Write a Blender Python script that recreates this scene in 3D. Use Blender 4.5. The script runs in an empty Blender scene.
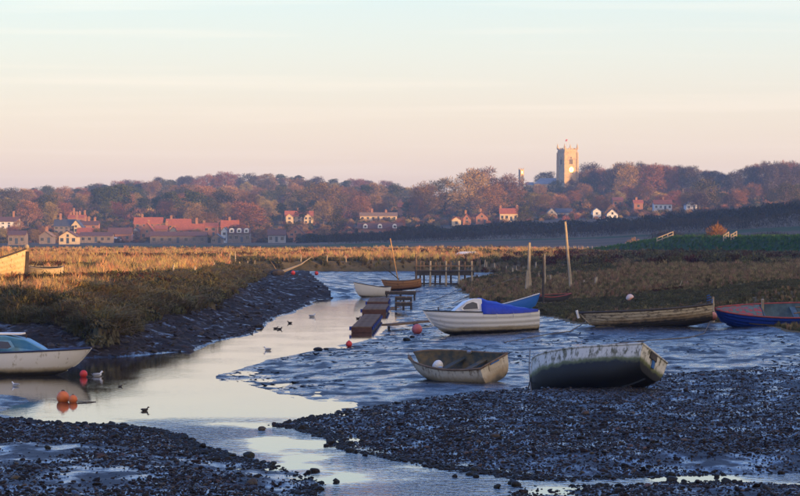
import bpy, bmesh, math, random
import numpy as np
from mathutils import Vector, Matrix, Euler
R = math.radians
random.seed(7); rng = np.random.default_rng(7)
SC = bpy.context.scene; COL = SC.collection
# ------------------------------------------------------------------ camera, sky, sun, exposure
F, HC, YH = 3000.0, 4.5, 240.0            # focal length in photo pixels, eye height above low water, horizon row
cam = bpy.data.cameras.new('camera'); camo = bpy.data.objects.new('camera', cam); COL.objects.link(camo)
cam.sensor_width = 36; cam.lens = 36*F/800; cam.shift_y = -(248-YH)/800
cam.clip_start = 1; cam.clip_end = 20000
camo.location = (0, 0, HC); camo.rotation_euler = (R(90), 0, 0); SC.camera = camo
SUN_AZ, SUN_EL = R(130), R(3.3)           # clockwise from the view direction: behind and to the right
SD = Vector((math.sin(SUN_AZ)*math.cos(SUN_EL), math.cos(SUN_AZ)*math.cos(SUN_EL), math.sin(SUN_EL)))
world = bpy.data.worlds.new('World'); SC.world = world; world.use_nodes = True
wn, wl = world.node_tree.nodes, world.node_tree.links
bg = wn['Background']
sky = wn.new('ShaderNodeTexSky'); sky.sky_type = 'NISHITA'; sky.sun_disc = False
sky.sun_elevation = SUN_EL; sky.sun_rotation = SUN_AZ; sky.dust_density = 1.0; sky.ozone_density = 2.0
skm = wn.new('ShaderNodeMix'); skm.data_type = 'RGBA'; skm.blend_type = 'MULTIPLY'; skm.inputs[0].default_value = 1
wl.new(sky.outputs[0], skm.inputs[6]); skm.inputs[7].default_value = (0.13, 0.13, 0.13, 1)
tc = wn.new('ShaderNodeTexCoord'); sx = wn.new('ShaderNodeSeparateXYZ'); wl.new(tc.outputs['Generated'], sx.inputs[0])
mr = wn.new('ShaderNodeMath'); mr.operation = 'POWER'; mr.use_clamp = True; mr.inputs[1].default_value = 0.5
wl.new(sx.outputs[2], mr.inputs[0])
ramp = wn.new('ShaderNodeValToRGB'); wl.new(mr.outputs[0], ramp.inputs[0])
def elev(d): return math.sin(R(d))**0.5
stops = [(0, (0.92, 0.62, 0.47)), (1.0, (0.84, 0.61, 0.49)), (2.4, (0.73, 0.62, 0.54)), (3.6, (0.63, 0.63, 0.61)), (4.8, (0.53, 0.62, 0.66)),
         (8, (0.30, 0.52, 0.98)), (18, (0.10, 0.30, 1.0)), (40, (0.05, 0.17, 0.66)), (90, (0.04, 0.12, 0.45))]
el = ramp.color_ramp.elements
while len(el) < len(stops): el.new(0.5)
for e, (d, c) in zip(el, stops): e.position = elev(d); e.color = (*c, 1)
# faint cirrus streaks
mp = wn.new('ShaderNodeMapping'); wl.new(tc.outputs['Generated'], mp.inputs[0]); mp.inputs['Scale'].default_value = (5, 5, 150); mp.inputs['Rotation'].default_value = (0, R(-1.6), 0)
cn = wn.new('ShaderNodeTexNoise'); cn.inputs['Scale'].default_value = 1.0; cn.inputs['Detail'].default_value = 4; wl.new(mp.outputs[0], cn.inputs[0])
cr = wn.new('ShaderNodeMapRange'); wl.new(cn.outputs[0], cr.inputs[0]); cr.inputs[1].default_value = 0.53; cr.inputs[2].default_value = 0.72; cr.inputs[3].default_value = 0; cr.inputs[4].default_value = 0.30
cm = wn.new('ShaderNodeMix'); cm.data_type = 'RGBA'; wl.new(cr.outputs[0], cm.inputs[0]); wl.new(ramp.outputs[0], cm.inputs[6]); cm.inputs[7].default_value = (0.93, 0.78, 0.69, 1)
ad = wn.new('ShaderNodeMix'); ad.data_type = 'RGBA'; ad.blend_type = 'ADD'; ad.inputs[0].default_value = 1
dp = wn.new('ShaderNodeVectorMath'); dp.operation = 'DOT_PRODUCT'; wl.new(tc.outputs['Generated'], dp.inputs[0]); dp.inputs[1].default_value = SD
df = wn.new('ShaderNodeMapRange'); df.interpolation_type = 'SMOOTHSTEP'; wl.new(dp.outputs['Value'], df.inputs[0]); df.inputs[1].default_value = -0.15; df.inputs[2].default_value = 0.95; df.inputs[3].default_value = 0; df.inputs[4].default_value = 0.85
gl = wn.new('ShaderNodeMix'); gl.data_type = 'RGBA'; wl.new(df.outputs[0], gl.inputs[0]); wl.new(cm.outputs[2], gl.inputs[6]); gl.inputs[7].default_value = (0.95, 0.72, 0.50, 1)
wl.new(gl.outputs[2], ad.inputs[6]); wl.new(skm.outputs[2], ad.inputs[7])
wl.new(ad.outputs[2], bg.inputs[0]); bg.inputs[1].default_value = 0.78
sl = bpy.data.lights.new('sun', 'SUN'); sl.energy = 5.0; sl.angle = R(0.5); sl.color = (1.0, 0.56, 0.22)
slo = bpy.data.objects.new('sun', sl); COL.objects.link(slo); slo.rotation_euler = (-SD).to_track_quat('-Z', 'Y').to_euler()
SC.view_settings.view_transform = 'Standard'; SC.view_settings.look = 'None'; SC.view_settings.exposure = 0.62; SC.view_settings.gamma = 1
SC.cycles.use_denoising = True
SC.cycles.max_bounces = 5; SC.cycles.diffuse_bounces = 2; SC.cycles.glossy_bounces = 3; SC.cycles.volume_bounces = 0; SC.cycles.transparent_max_bounces = 6

# ------------------------------------------------------------------ helpers
def P(px, py, z=0.0):                      # photo pixel -> world point on the level z
    d = F*(HC-z)/(py-YH); return np.array(((px-400)/F*d, d))
def W(px, d): return (px-400)/F*d          # pixel column at a known distance -> X
def ZR(py, d): return HC+(YH-py)/F*d       # pixel row at a known distance -> Z
def lin(v): return tuple(v)
class M: pass
def mat(name, c1, c2=None, scale=5.0, rough=0.8, bump=0.0, bscale=None, spec=0.5, c3=None, detail=4, rnd=0.0, coord='Object', metal=0.0, thr=(0.35, 0.65), coat=0.0, transl=0.0):
    m = bpy.data.materials.new(name); m.use_nodes = True; n, l = m.node_tree.nodes, m.node_tree.links
    b = n['Principled BSDF']; b.inputs['Roughness'].default_value = rough; b.inputs['Specular IOR Level'].default_value = spec; b.inputs['Metallic'].default_value = metal
    b.inputs['Coat Weight'].default_value = coat
    out = None
    if c2 is not None:
        t = n.new('ShaderNodeTexCoord'); nz = n.new('ShaderNodeTexNoise'); nz.inputs['Scale'].default_value = scale; nz.inputs['Detail'].default_value = detail
        l.new(t.outputs[coord], nz.inputs[0])
        rp = n.new('ShaderNodeValToRGB'); l.new(nz.outputs[0], rp.inputs[0])
        rp.color_ramp.elements[0].position = thr[0]; rp.color_ramp.elements[1].position = thr[1]
        rp.color_ramp.elements[0].color = (*c1, 1); rp.color_ramp.elements[1].color = (*(c3 or c2), 1)
        if c3: e = rp.color_ramp.elements.new(0.5*(thr[0]+thr[1])); e.color = (*c2, 1)
        out = rp.outputs[0]
        if bump:
            nb = n.new('ShaderNodeTexNoise'); nb.inputs['Scale'].default_value = bscale or scale*4; nb.inputs['Detail'].default_value = 5; l.new(t.outputs[coord], nb.inputs[0])
            bp = n.new('ShaderNodeBump'); bp.inputs['Strength'].default_value = bump; bp.inputs['Distance'].default_value = 0.5/(bscale or scale*4)
            l.new(nb.outputs[0], bp.inputs['Height']); l.new(bp.outputs[0], b.inputs['Normal'])
    if rnd:
        oi = n.new('ShaderNodeObjectInfo'); mrn = n.new('ShaderNodeMapRange'); l.new(oi.outputs['Random'], mrn.inputs[0]); mrn.inputs[3].default_value = 1-rnd; mrn.inputs[4].default_value = 1+rnd
        hs = n.new('ShaderNodeHueSaturation'); l.new(mrn.outputs[0], hs.inputs['Value'])
        m2 = n.new('ShaderNodeMath'); m2.operation = 'MULTIPLY'; m2.inputs[1].default_value = 7.31; l.new(oi.outputs['Random'], m2.inputs[0])
        m3 = n.new('ShaderNodeMath'); m3.operation = 'FRACT'; l.new(m2.outputs[0], m3.inputs[0])
        m4 = n.new('ShaderNodeMapRange'); l.new(m3.outputs[0], m4.inputs[0]); m4.inputs[3].default_value = 0.5-0.06*min(1, rnd*2); m4.inputs[4].default_value = 0.5+0.05*min(1, rnd*2); l.new(m4.outputs[0], hs.inputs['Hue'])
        if out is not None: l.new(out, hs.inputs['Color'])
        else: hs.inputs['Color'].default_value = (*c1, 1)
        out = hs.outputs[0]
    if out is not None: l.new(out, b.inputs['Base Color'])
    else: b.inputs['Base Color'].default_value = (*c1, 1)
    if transl:
        tr = n.new('ShaderNodeBsdfTranslucent'); mx = n.new('ShaderNodeMixShader'); mx.inputs[0].default_value = transl
        if out is not None: l.new(out, tr.inputs[0])
        else: tr.inputs[0].default_value = (*c1, 1)
        l.new(b.outputs[0], mx.inputs[1]); l.new(tr.outputs[0], mx.inputs[2]); l.new(mx.outputs[0], n['Material Output'].inputs[0])
    return m
def tag(o, label=None, cat=None, group=None, kind=None):
    if label: o['label'] = label
    if cat: o['category'] = cat
    if group: o['group'] = group
    if kind: o['kind'] = kind
    return o
def mesh(name, v, f, m=None, smooth=False, mats=None, mi=None):
    me = bpy.data.meshes.new(name); me.from_pydata([tuple(map(float, q)) for q in v], [], [tuple(map(int, q)) for q in f])
    for q in (mats or ([m] if m else [])): me.materials.append(q)
    if mi is not None: me.polygons.foreach_set('material_index', np.asarray(mi, dtype=np.int32))
    if smooth: me.polygons.foreach_set('use_smooth', [True]*len(me.polygons))
    me.update(); return me
def obj(name, me, parent=None, loc=None, rot=None):
    o = bpy.data.objects.new(name, me); COL.objects.link(o); o.parent = parent
    if loc is not None: o.location = loc
    if rot is not None: o.rotation_euler = rot
    return o
def empty(name, loc=(0, 0, 0), rot=(0, 0, 0)):
    o = bpy.data.objects.new(name, None); COL.objects.link(o); o.location = loc; o.rotation_euler = rot; o.empty_display_size = 0.3; return o
def copy_tree(o, parent=None):
    c = o.copy(); COL.objects.link(c); c.parent = parent
    for ch in o.children: copy_tree(ch, c)
    return c
class MB:                                   # collects shapes, built as one mesh
    def __init__(s): s.v = []; s.f = []; s.mi = []
    def add(s, v, f, mi=0):
        k = len(s.v); s.v += [tuple(q) for q in v]; s.f += [tuple(i+k for i in q) for q in f]; s.mi += [mi]*len(f); return s
    def box(s, c, d, rot=None, taper=1.0, mi=0):
        hx, hy, hz = d[0]/2, d[1]/2, d[2]/2
        v = [Vector((x*hx*(taper if z > 0 else 1), y*hy*(taper if z > 0 else 1), z*hz)) for z in (-1, 1) for y in (-1, 1) for x in (-1, 1)]
        if rot is not None:
            e = Euler(rot).to_matrix(); v = [e @ q for q in v]
        v = [q+Vector(c) for q in v]
        return s.add(v, [(0, 2, 3, 1), (4, 5, 7, 6), (0, 1, 5, 4), (1, 3, 7, 5), (3, 2, 6, 7), (2, 0, 4, 6)], mi)
    def tube(s, pts, r, n=6, mi=0, cap=True):
        pts = [Vector(p) for p in pts]; rs = r if isinstance(r, (list, tuple)) else [r]*len(pts); rings = []; vs = []
        for i, p in enumerate(pts):
            t = (pts[min(i+1, len(pts)-1)]-pts[max(i-1, 0)]).normalized()
            a = t.cross(Vector((0.13, 0.31, 1)) if abs(t.z) < 0.9 else Vector((1, 0.2, 0.1))).normalized(); b = t.cross(a)
            vs += [p+(a*math.cos(2*math.pi*k/n)+b*math.sin(2*math.pi*k/n))*rs[i] for k in range(n)]
        fs = [(i*n+k, i*n+(k+1) % n, (i+1)*n+(k+1) % n, (i+1)*n+k) for i in range(len(pts)-1) for k in range(n)]
        if cap: fs += [tuple(range(n-1, -1, -1)), tuple(range((len(pts)-1)*n, len(pts)*n))]
        return s.add(vs, fs, mi)
    def ball(s, c, r, nu=12, nv=8, mi=0, fn=None):
        r = r if isinstance(r, (list, tuple)) else (r, r, r); vs = [(0, 0, -1)]
        for j in range(1, nv):
            a = math.pi*j/nv
            vs += [(math.sin(a)*math.cos(2*math.pi*k/nu), math.sin(a)*math.sin(2*math.pi*k/nu), -math.cos(a)) for k in range(nu)]
        vs.append((0, 0, 1)); fs = [(0, 1+(k+1) % nu, 1+k) for k in range(nu)]
        for j in range(nv-2):
            fs += [(1+j*nu+k, 1+j*nu+(k+1) % nu, 1+(j+1)*nu+(k+1) % nu, 1+(j+1)*nu+k) for k in range(nu)]
        q = 1+(nv-2)*nu; fs += [(q+k, q+(k+1) % nu, q+nu) for k in range(nu)]
        if fn: vs = [fn(Vector(x)) for x in vs]
        return s.add([(c[0]+x[0]*r[0], c[1]+x[1]*r[1], c[2]+x[2]*r[2]) for x in vs], fs, mi)
    def build(s, name, m, parent=None, smooth=False, loc=None, rot=None):
        ms = m if isinstance(m, list) else [m]
        return obj(name, mesh(name, s.v, s.f, smooth=smooth, mats=ms, mi=s.mi), parent, loc, rot)
# ---- cheap value noise on arrays
_perm = rng.random((256, 256)).astype(np.float32)
def vnoise(x, y):
    x = np.asarray(x, dtype=np.float64); y = np.asarray(y, dtype=np.float64)
    xi = np.floor(x).astype(int); yi = np.floor(y).astype(int); fx = x-xi; fy = y-yi
    fx = fx*fx*(3-2*fx); fy = fy*fy*(3-2*fy)
    g = lambda a, b: _perm[a % 256, b % 256]
    return (g(xi, yi)*(1-fx)+g(xi+1, yi)*fx)*(1-fy)+(g(xi, yi+1)*(1-fx)+g(xi+1, yi+1)*fx)*fy
def fbm(x, y, o=4):
    s = 0; a = 0.5; t = 0
    for k in range(o): s = s+a*vnoise(x*2**k+17*k, y*2**k+31*k); t += a; a *= 0.5
    return s/t*2-1
def sstep(a, b, x): t = np.clip((x-a)/(b-a), 0, 1); return t*t*(3-2*t)
def sdf(poly, X, Y):                        # >0 outside
    p = np.asarray(poly); d2 = np.full(X.shape, 1e18); ins = np.zeros(X.shape, bool)
    for a, b in zip(p, np.roll(p, -1, 0)):
        e = b-a; wx = X-a[0]; wy = Y-a[1]; t = np.clip((wx*e[0]+wy*e[1])/(e @ e+1e-9), 0, 1)
        d2 = np.minimum(d2, (wx-t*e[0])**2+(wy-t*e[1])**2)
        c = (a[1] > Y) != (b[1] > Y)
        if abs(e[1]) > 1e-9: ins ^= c & (X < e[0]*(Y-a[1])/e[1]+a[0])
    d = np.sqrt(d2); return np.where(ins, -d, d)

# ------------------------------------------------------------------ terrain
WATER = np.array([P(*q) for q in [(-900, 362), (-100, 361), (0, 360), (90, 357), (120, 356), (190, 351), (205, 345), (240, 337), (255, 333), (268, 321), (300, 311), (312, 305), (318, 300), (350, 298),
    (372, 302), (388, 312), (392, 322), (383, 333), (362, 341), (320, 350), (275, 359), (248, 366), (226, 373), (222, 379), (262, 389), (302, 401), (338, 413), (300, 419), (276, 424), (300, 429), (322, 438),
    (335, 447), (352, 453), (392, 458), (422, 463), (452, 469), (482, 474), (505, 479), (560, 480), (640, 477), (720, 477), (820, 475), (1600, 473), (1600, 482), (820, 483), (700, 483), (600, 484),
    (530, 485), (512, 488), (498, 497), (470, 520), (450, 580), (290, 580), (306, 500), (322, 486), (305, 477), (270, 467), (232, 458), (205, 450), (188, 441), (170, 434), (140, 428), (100, 424),
    (60, 422), (14, 419), (0, 414), (22, 407), (36, 401), (20, 396), (0, 393), (-100, 391), (-900, 391)]])
LMARSH = np.array([P(*q, 1.15) for q in [(-900, 318), (0, 318), (60, 322), (100, 326), (150, 313), (200, 302), (228, 292), (244, 283), (262, 275)]]+[P(262, 266, 1.6), (-40, 330), (-55, 365), (-300, 365)])
RMARSH = np.array([P(*q, 0.6) for q in [(454, 283), (462, 289), (470, 297), (500, 303), (540, 313), (560, 318), (600, 325), (660, 325), (700, 322), (750, 321), (775, 325), (800, 332), (1600, 350)]]+[(250, 160), (250, 420), (6, 420), (6, 366), (14, 362)])
BMARSH = np.array([(-300, 356), (-20, 357), (0, 362), (4, 366), (12, 370), (60, 420), (60, 900), (-300, 900)])
SHR = np.array([P(*q) for q in [(276, 424), (338, 413), (400, 405), (470, 398), (530, 393), (600, 388), (660, 382), (800, 374), (1600, 350), (1600, 480), (505, 480), (452, 470), (392, 459), (335, 448), (300, 430)]])
SHR2 = np.array([P(*q) for q in [(512, 488), (600, 484), (820, 484), (1600, 482), (1600, 560), (480, 560)]])
SHL = np.array([P(*q) for q in [(-900, 419), (14, 419), (60, 422), (140, 428), (188, 441), (232, 458), (322, 486), (306, 500), (290, 580), (-900, 580)]])
SKY_X = [-400, 0, 40, 90, 130, 170, 215, 270, 300, 330, 390, 420, 440, 470, 560, 590, 620, 660, 700, 725, 750, 800, 1200]
SKY_Y = [194, 190, 188, 186, 179, 179, 175, 173, 176, 180, 181, 190, 195, 190, 183, 172, 165, 165, 168, 172, 165, 163, 160]
FD = np.array([450, 700, 1000, 1250, 1450, 1700, 2000, 2350, 2600, 3400, 6000], float)
FX = np.array([-500, 0, 300, 400, 500, 560, 600, 700, 800, 1200], float)
FROW = {450: [256.7]*10, 700: [250.7]*6+[250.7, 250.5, 250, 249],
        1000: [246.3, 246.3, 245.5, 243, 239, 237, 235, 228, 214, 190],
        1250: [243, 243, 242.5, 238, 231, 228, 226, 219, 209, 185],
        1450: [230, 230, 231, 228, 222, 219, 219, 213, 205, 180],
        1700: [216, 216, 216, 214, 210, 207, 207, 206, 202, 178],
        2000: [206, 206, 205, 203, 199, 191, 193, 194, 194, 180]}
def far_z(X, Y):
    px = np.clip(X/np.maximum(Y, 1)*F+400, -480, 1180); rows = []
    for d in FD:
        if d in FROW: r = np.interp(px, FX, FROW[d])
        elif d == 2350: r = np.interp(px, SKY_X, SKY_Y)+17
        elif d == 2600: r = np.interp(px, SKY_X, SKY_Y)+17
        elif d == 3400: r = np.interp(px, SKY_X, SKY_Y)+40
        else: r = np.full(px.shape, 236.0)
        rows.append(HC+(YH-r)/F*d)
    rows = np.array(rows); i = np.clip(np.searchsorted(FD, Y)-1, 0, len(FD)-2); t = np.clip((Y-FD[i])/(FD[i+1]-FD[i]), 0, 1)
    ar = np.arange(X.size).reshape(X.shape); fl = rows.reshape(len(FD), -1); ii = i.ravel(); k = np.arange(X.size)
    return (fl[ii, k]*(1-t.ravel())+fl[ii+1, k]*t.ravel()).reshape(X.shape)
WALL = [(-500, 0)]
def bank(X, Y):                             # green sea wall on the right
    px = X/Y*F+400; c = 600-0.4*(px-600); h = 2.9*sstep(560, 690, px); return h*np.exp(-((Y-c)/16)**4)
def terrain(X, Y, parts=False):
    X = np.asarray(X, float); Y = np.asarray(Y, float)
    jx = fbm(X*0.35, Y*0.12, 4)*0.5; jy = fbm(X*0.3+50, Y*0.12+9, 3)*1.6
    dw = sdf(WATER, X+jx, Y+jy); hm = fbm(X*0.22+3, Y*0.12, 4)
    jm = 0.9*hm; ss = [sdf(LMARSH, X+jm, Y+2*jm), sdf(RMARSH, X+jm, Y+2*jm), sdf(BMARSH, X+jm*.5, Y+jm)]
    dm = np.minimum.reduce(ss); k = np.argmin(np.array(ss), 0)
    wk = np.array([1/(np.clip(q, 0, None)+0.6)**2 for q in ss]); wk = wk/wk.sum(0)
    bl = lambda a, b, c: a*wk[0]+b*wk[1]+c*wk[2]
    foot = bl(1.1, 0.55, 0.75); pw = bl(0.75, 1.6, 0.9); wid = bl(3.4, 16.0, 1.5)
    t = np.clip(dw, 0, None)/(np.clip(dw, 0, None)+np.clip(dm, 0, None)+1e-3)
    mud = foot*t**pw*np.minimum(1, 0.15+dw/6) + (0.05*fbm(X*0.5, Y*0.2, 4)+0.04*fbm(X*2.1, Y*0.9+4, 3))*np.clip(dw, 0, 1)
    left = X < np.interp(Y, [95, 112, 120, 169, 214, 280, 350], [-60, -5.6, -5.6, -4, -4.3, -8, -11])
    mud = mud+np.where(left, (0.13*fbm(X*1.4+0.5*Y, Y*0.25, 4)+.07*fbm(X*3.5+7, Y*.9, 3))*np.clip(dw/1.5, 0, 1), 0)
    sh = np.minimum(sdf(SHR, X, Y), np.minimum(sdf(SHR2, X, Y), sdf(SHL, X, Y)))
    mud = mud+0.16*sstep(0, 2.5, -sh)*np.clip(dw/3, 0, 1)+0.05*fbm(X*1.5, Y*0.9, 4)*sstep(0.5, -0.5, sh)*np.clip(dw, 0, 1)
    bed = -0.28*(1-np.exp(np.minimum(dw, 0)/1.5))
    zin = foot+(1.95-foot)*sstep(0, 1, -dm/wid)+np.where(k == 0, .24*fbm(X*0.55+20, Y*0.22, 3)*sstep(0, 1, -dm)*sstep(9, 4, -dm), 0)+0.16*fbm(X*0.5+9, Y*0.3, 4)*np.clip(-dm, 0, 1)*np.where(Y > 150, 1, .7)
    near = np.where(dm < 0, zin, np.where(dw < 0, bed, mud))
    far = far_z(X, Y)+0.14*fbm(X*0.2, Y*0.08, 4)*(Y < 760)+bank(X, np.maximum(Y, 1))
    b = sstep(390, 460, Y); z = near*(1-b)+far*b
    if parts: return z, dw, dm, k, sh
    return z
def tz(x, y): return float(terrain(np.array([x]), np.array([y]))[0])
def fan(u0, u1, nu, ys):
    u = np.linspace(u0, u1, nu); U, YY = np.meshgrid(u, ys); X = U*YY; f = []
    n = len(ys); a = np.arange(n*nu).reshape(n, nu)
    q = np.stack([a[:-1, :-1], a[:-1, 1:], a[1:, 1:], a[1:, :-1]], -1).reshape(-1, 4)
    return X, YY, q
def nmesh(name, V, Q, m, smooth=True):
    used = np.unique(Q); mp_ = np.full(len(V), -1); mp_[used] = np.arange(len(used)); V = V[used]; Q = mp_[Q]
    me = bpy.data.meshes.new(name); me.vertices.add(len(V)); me.vertices.foreach_set('co', V.astype(np.float32).ravel())
    me.loops.add(Q.size); me.loops.foreach_set('vertex_index', Q.astype(np.int32).ravel()); me.polygons.add(len(Q))
    me.polygons.foreach_set('loop_start', np.arange(0, Q.size, Q.shape[1], dtype=np.int32)); me.polygons.foreach_set('use_smooth', np.full(len(Q), smooth))
    me.materials.append(m); me.update(calc_edges=True); return obj(name, me)
# ---- ground materials
def wet_mud(name, dark, light, wet=0.5, scale=0.35, rmin=0.12, rmax=0.55, b1=1.0, b2=0.6, dist=(.10, .03)):
    m = bpy.data.materials.new(name); m.use_nodes = True; n, l = m.node_tree.nodes, m.node_tree.links; b = n['Principled BSDF']
    g = n.new('ShaderNodeNewGeometry')
    def nz(s, det, sc=(1, 1, 1)):
        q = n.new('ShaderNodeMapping'); q.inputs['Scale'].default_value = sc; l.new(g.outputs['Position'], q.inputs[0])
        t = n.new('ShaderNodeTexNoise'); t.inputs['Scale'].default_value = s; t.inputs['Detail'].default_value = det; t.inputs['Roughness'].default_value = 0.62; l.new(q.outputs[0], t.inputs[0]); return t.outputs[0]
    a = nz(scale, 6, (1, 0.55, 1)); rp = n.new('ShaderNodeValToRGB'); l.new(a, rp.inputs[0])
    rp.color_ramp.elements[0].color = (*dark, 1); rp.color_ramp.elements[1].color = (*light, 1); rp.color_ramp.elements[0].position = .35; rp.color_ramp.elements[1].position = .7; l.new(rp.outputs[0], b.inputs['Base Color'])
    w = n.new('ShaderNodeMapRange'); l.new(a, w.inputs[0]); w.inputs[1].default_value = wet-0.07; w.inputs[2].default_value = wet+0.07; w.inputs[3].default_value = rmax; w.inputs[4].default_value = rmin; l.new(w.outputs[0], b.inputs['Roughness'])
    sp = n.new('ShaderNodeMapRange'); l.new(a, sp.inputs[0]); sp.inputs[1].default_value = wet-0.07; sp.inputs[2].default_value = wet+0.07; sp.inputs[3].default_value = 0.12; sp.inputs[4].default_value = 0.6; l.new(sp.outputs[0], b.inputs['Specular IOR Level'])
    h1 = nz(1.3, 5, (1, 0.7, 1)); h2 = nz(9, 4)
    p1 = n.new('ShaderNodeBump'); p1.inputs['Strength'].default_value = b1; p1.inputs['Distance'].default_value = dist[0]; l.new(h1, p1.inputs['Height'])
    p2 = n.new('ShaderNodeBump'); p2.inputs['Strength'].default_value = b2; p2.inputs['Distance'].default_value = dist[1]; l.new(h2, p2.inputs['Height']); l.new(p1.outputs[0], p2.inputs['Normal']); l.new(p2.outputs[0], b.inputs['Normal'])
    return m
m_mud = wet_mud('wet_mud', (0.016, 0.016, 0.018), (0.045, 0.042, 0.040), wet=0.50, scale=0.8, rmin=0.08, rmax=0.5, b1=1.0, b2=1.0, dist=(.22, .05))
m_mudbank = wet_mud('bank_mud', (0.018, 0.012, 0.008), (0.060, 0.042, 0.028), wet=0.60, scale=1.3, rmin=0.22, rmax=0.9, b1=1.0, b2=1.0, dist=(.22, .06))
m_shbed = wet_mud('shingle_bed', (0.02, 0.018, 0.016), (0.06, 0.052, 0.045), wet=0.55, scale=1.2)
m_marsh = mat('marsh_ground', (0.085, 0.07, 0.032), (0.16, 0.12, 0.058), 0.4, 0.95, 0.9, 3.0, spec=0.1, c3=(0.12, 0.10, 0.05), coord='Object')
m_green = mat('field_green', (0.025, 0.05, 0.018), (0.045, 0.075, 0.025), 0.03, 0.95, 0.4, 0.6, spec=0.1)
m_field = mat('stubble_field', (0.085, 0.068, 0.048), (0.125, 0.10, 0.068), 0.02, 0.95, 0.4, 0.5, spec=0.1)
m_hill = mat('hill_ground', (0.05, 0.042, 0.024), (0.10, 0.075, 0.045), 0.01, 0.95, spec=0.1)
# near ground: denser rows close to the camera
inv = np.linspace(1/40.0, 1/440.0, 760); ys = np.sort(np.concatenate([1/inv, np.linspace(333, 374, 34), np.linspace(120, 330, 60)+0.13]))
X, Y, Q = fan(-0.32, 0.32, 820, ys); Z, dw, dm, kk, sh = terrain(X, Y, True); V = np.stack([X, Y, Z], -1).reshape(-1, 3)
c = Q[:, [0, 2]]; fm = dm.ravel()[Q].min(1); fs = sh.ravel()[c].mean(1); fk = kk.ravel()[Q[:, 0]]; fd = dw.ravel()[c].mean(1)
veg = fm < 0; shi = (fs < 0) & ~veg; bankm = (V[Q[:, 0], 0] < np.interp(V[Q[:, 0], 1], [95, 112, 120, 169, 214, 280, 350], [-60, -5.6, -5.6, -4, -4.3, -8, -11])) & ~veg & ~shi & (fd > 0.25)
for nm, msk, mt in (('saltmarsh', veg, m_marsh), ('shingle_bar', shi, m_shbed), ('creek_bank', bankm, m_mudbank), ('mudflat', ~veg & ~shi & ~bankm, m_mud)):
    tag(nmesh(nm, V, Q[msk], mt), kind='structure')
# far ground
ys2 = np.concatenate([1/np.linspace(1/440.0, 1/1300.0, 150), np.linspace(1310, 3400, 110), [4000, 5000, 6000]])
X, Y, Q = fan(-0.24, 0.24, 320, ys2); Z = terrain(X, Y); V = np.stack([X, Y, Z], -1).reshape(-1, 3)
qy = V[Q].mean(1); px = qy[:, 0]/qy[:, 1]*F+400; bk = bank(qy[:, 0], qy[:, 1]) > 0.25
edge = np.interp(px, [-600, 0, 380, 420, 500, 600, 700, 1300], [760, 760, 790, 770, 750, 700, 650, 640])
e2 = np.interp(px, [-600, 0, 380, 420, 600, 1300], [1020, 1020, 1010, 790, 720, 660])
e3 = np.interp(px, [-600, 400, 600, 800, 1300], [1240, 1230, 1120, 1100, 1100])
hd = np.interp(px, [330, 400, 480, 560, 625, 690, 840], [1035, 1020, 990, 965, 950, 930, 860])
verge = (px > 340) & (px < 900) & (qy[:, 1] > hd-45) & (qy[:, 1] < hd-6)
far_m = (qy[:, 1] < edge) & ~bk; gr = ((qy[:, 1] >= edge) & (qy[:, 1] < e2)) | bk | verge; fi = (qy[:, 1] >= e2) & (qy[:, 1] < e3) & ~gr; hi = (qy[:, 1] >= e3) & ~gr
for nm, msk, mt in (('far_saltmarsh', far_m, m_marsh), ('green_field', gr, m_green), ('ploughed_field', fi, m_field), ('wooded_hills', hi, m_hill)):
    tag(nmesh(nm, V, Q[msk], mt), kind='structure')
tag(obj('ground', mesh('ground', [(-1690, -590, -0.9), (1690, -590, -0.9), (1690, 6300, -0.9), (-1690, 6300, -0.9)], [(0, 1, 2, 3)], m_marsh)), kind='structure')
# water
def water_mat():
    m = bpy.data.materials.new('creek_water'); m.use_nodes = True; n, l = m.node_tree.nodes, m.node_tree.links; b = n['Principled BSDF']
    b.inputs['Base Color'].default_value = (0.035, 0.03, 0.026, 1); b.inputs['Roughness'].default_value = 0.03; b.inputs['IOR'].default_value = 1.33; b.inputs['Specular IOR Level'].default_value = 0.85
    g = n.new('ShaderNodeNewGeometry'); 
    def nz(s, det, sc):
        q = n.new('ShaderNodeMapping'); q.inputs['Scale'].default_value = sc; l.new(g.outputs['Position'], q.inputs[0])
        t = n.new('ShaderNodeTexNoise'); t.inputs['Scale'].default_value = s; t.inputs['Detail'].default_value = det; l.new(q.outputs[0], t.inputs[0]); return t.outputs[0]
    sx = n.new('ShaderNodeSeparateXYZ'); l.new(g.outputs['Position'], sx.inputs[0])
    # the running stream below the pool is rippled, the pool is still
    st = n.new('ShaderNodeMapRange'); st.interpolation_type = 'SMOOTHSTEP'; l.new(sx.outputs[1], st.inputs[0]); st.inputs[1].default_value = 77; st.inputs[2].default_value = 70; st.inputs[3].default_value = 0.02; st.inputs[4].default_value = 1
    pn = nz(0.5, 3, (0.6, 0.35, 1)); pr = n.new('ShaderNodeMapRange'); l.new(pn, pr.inputs[0]); pr.inputs[1].default_value = 0.42; pr.inputs[2].default_value = 0.58
    mu = n.new('ShaderNodeMath'); mu.operation = 'MULTIPLY'; l.new(st.outputs[0], mu.inputs[0]); l.new(pr.outputs[0], mu.inputs[1])
    ad = n.new('ShaderNodeMath'); ad.operation = 'ADD'; l.new(mu.outputs[0], ad.inputs[0]); ad.inputs[1].default_value = 0.012
    bp = n.new('ShaderNodeBump'); bp.inputs['Distance'].default_value = 0.14; l.new(ad.outputs[0], bp.inputs['Strength']); l.new(nz(5, 4, (1, 0.6, 1)), bp.inputs['Height']); l.new(bp.outputs[0], b.inputs['Normal'])
    return m
tag(obj('creek_water', mesh('creek_water', [(-90, 30, 0), (90, 30, 0), (90, 240, 0), (-90, 240, 0)], [(0, 1, 2, 3)], water_mat())), kind='structure')
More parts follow.
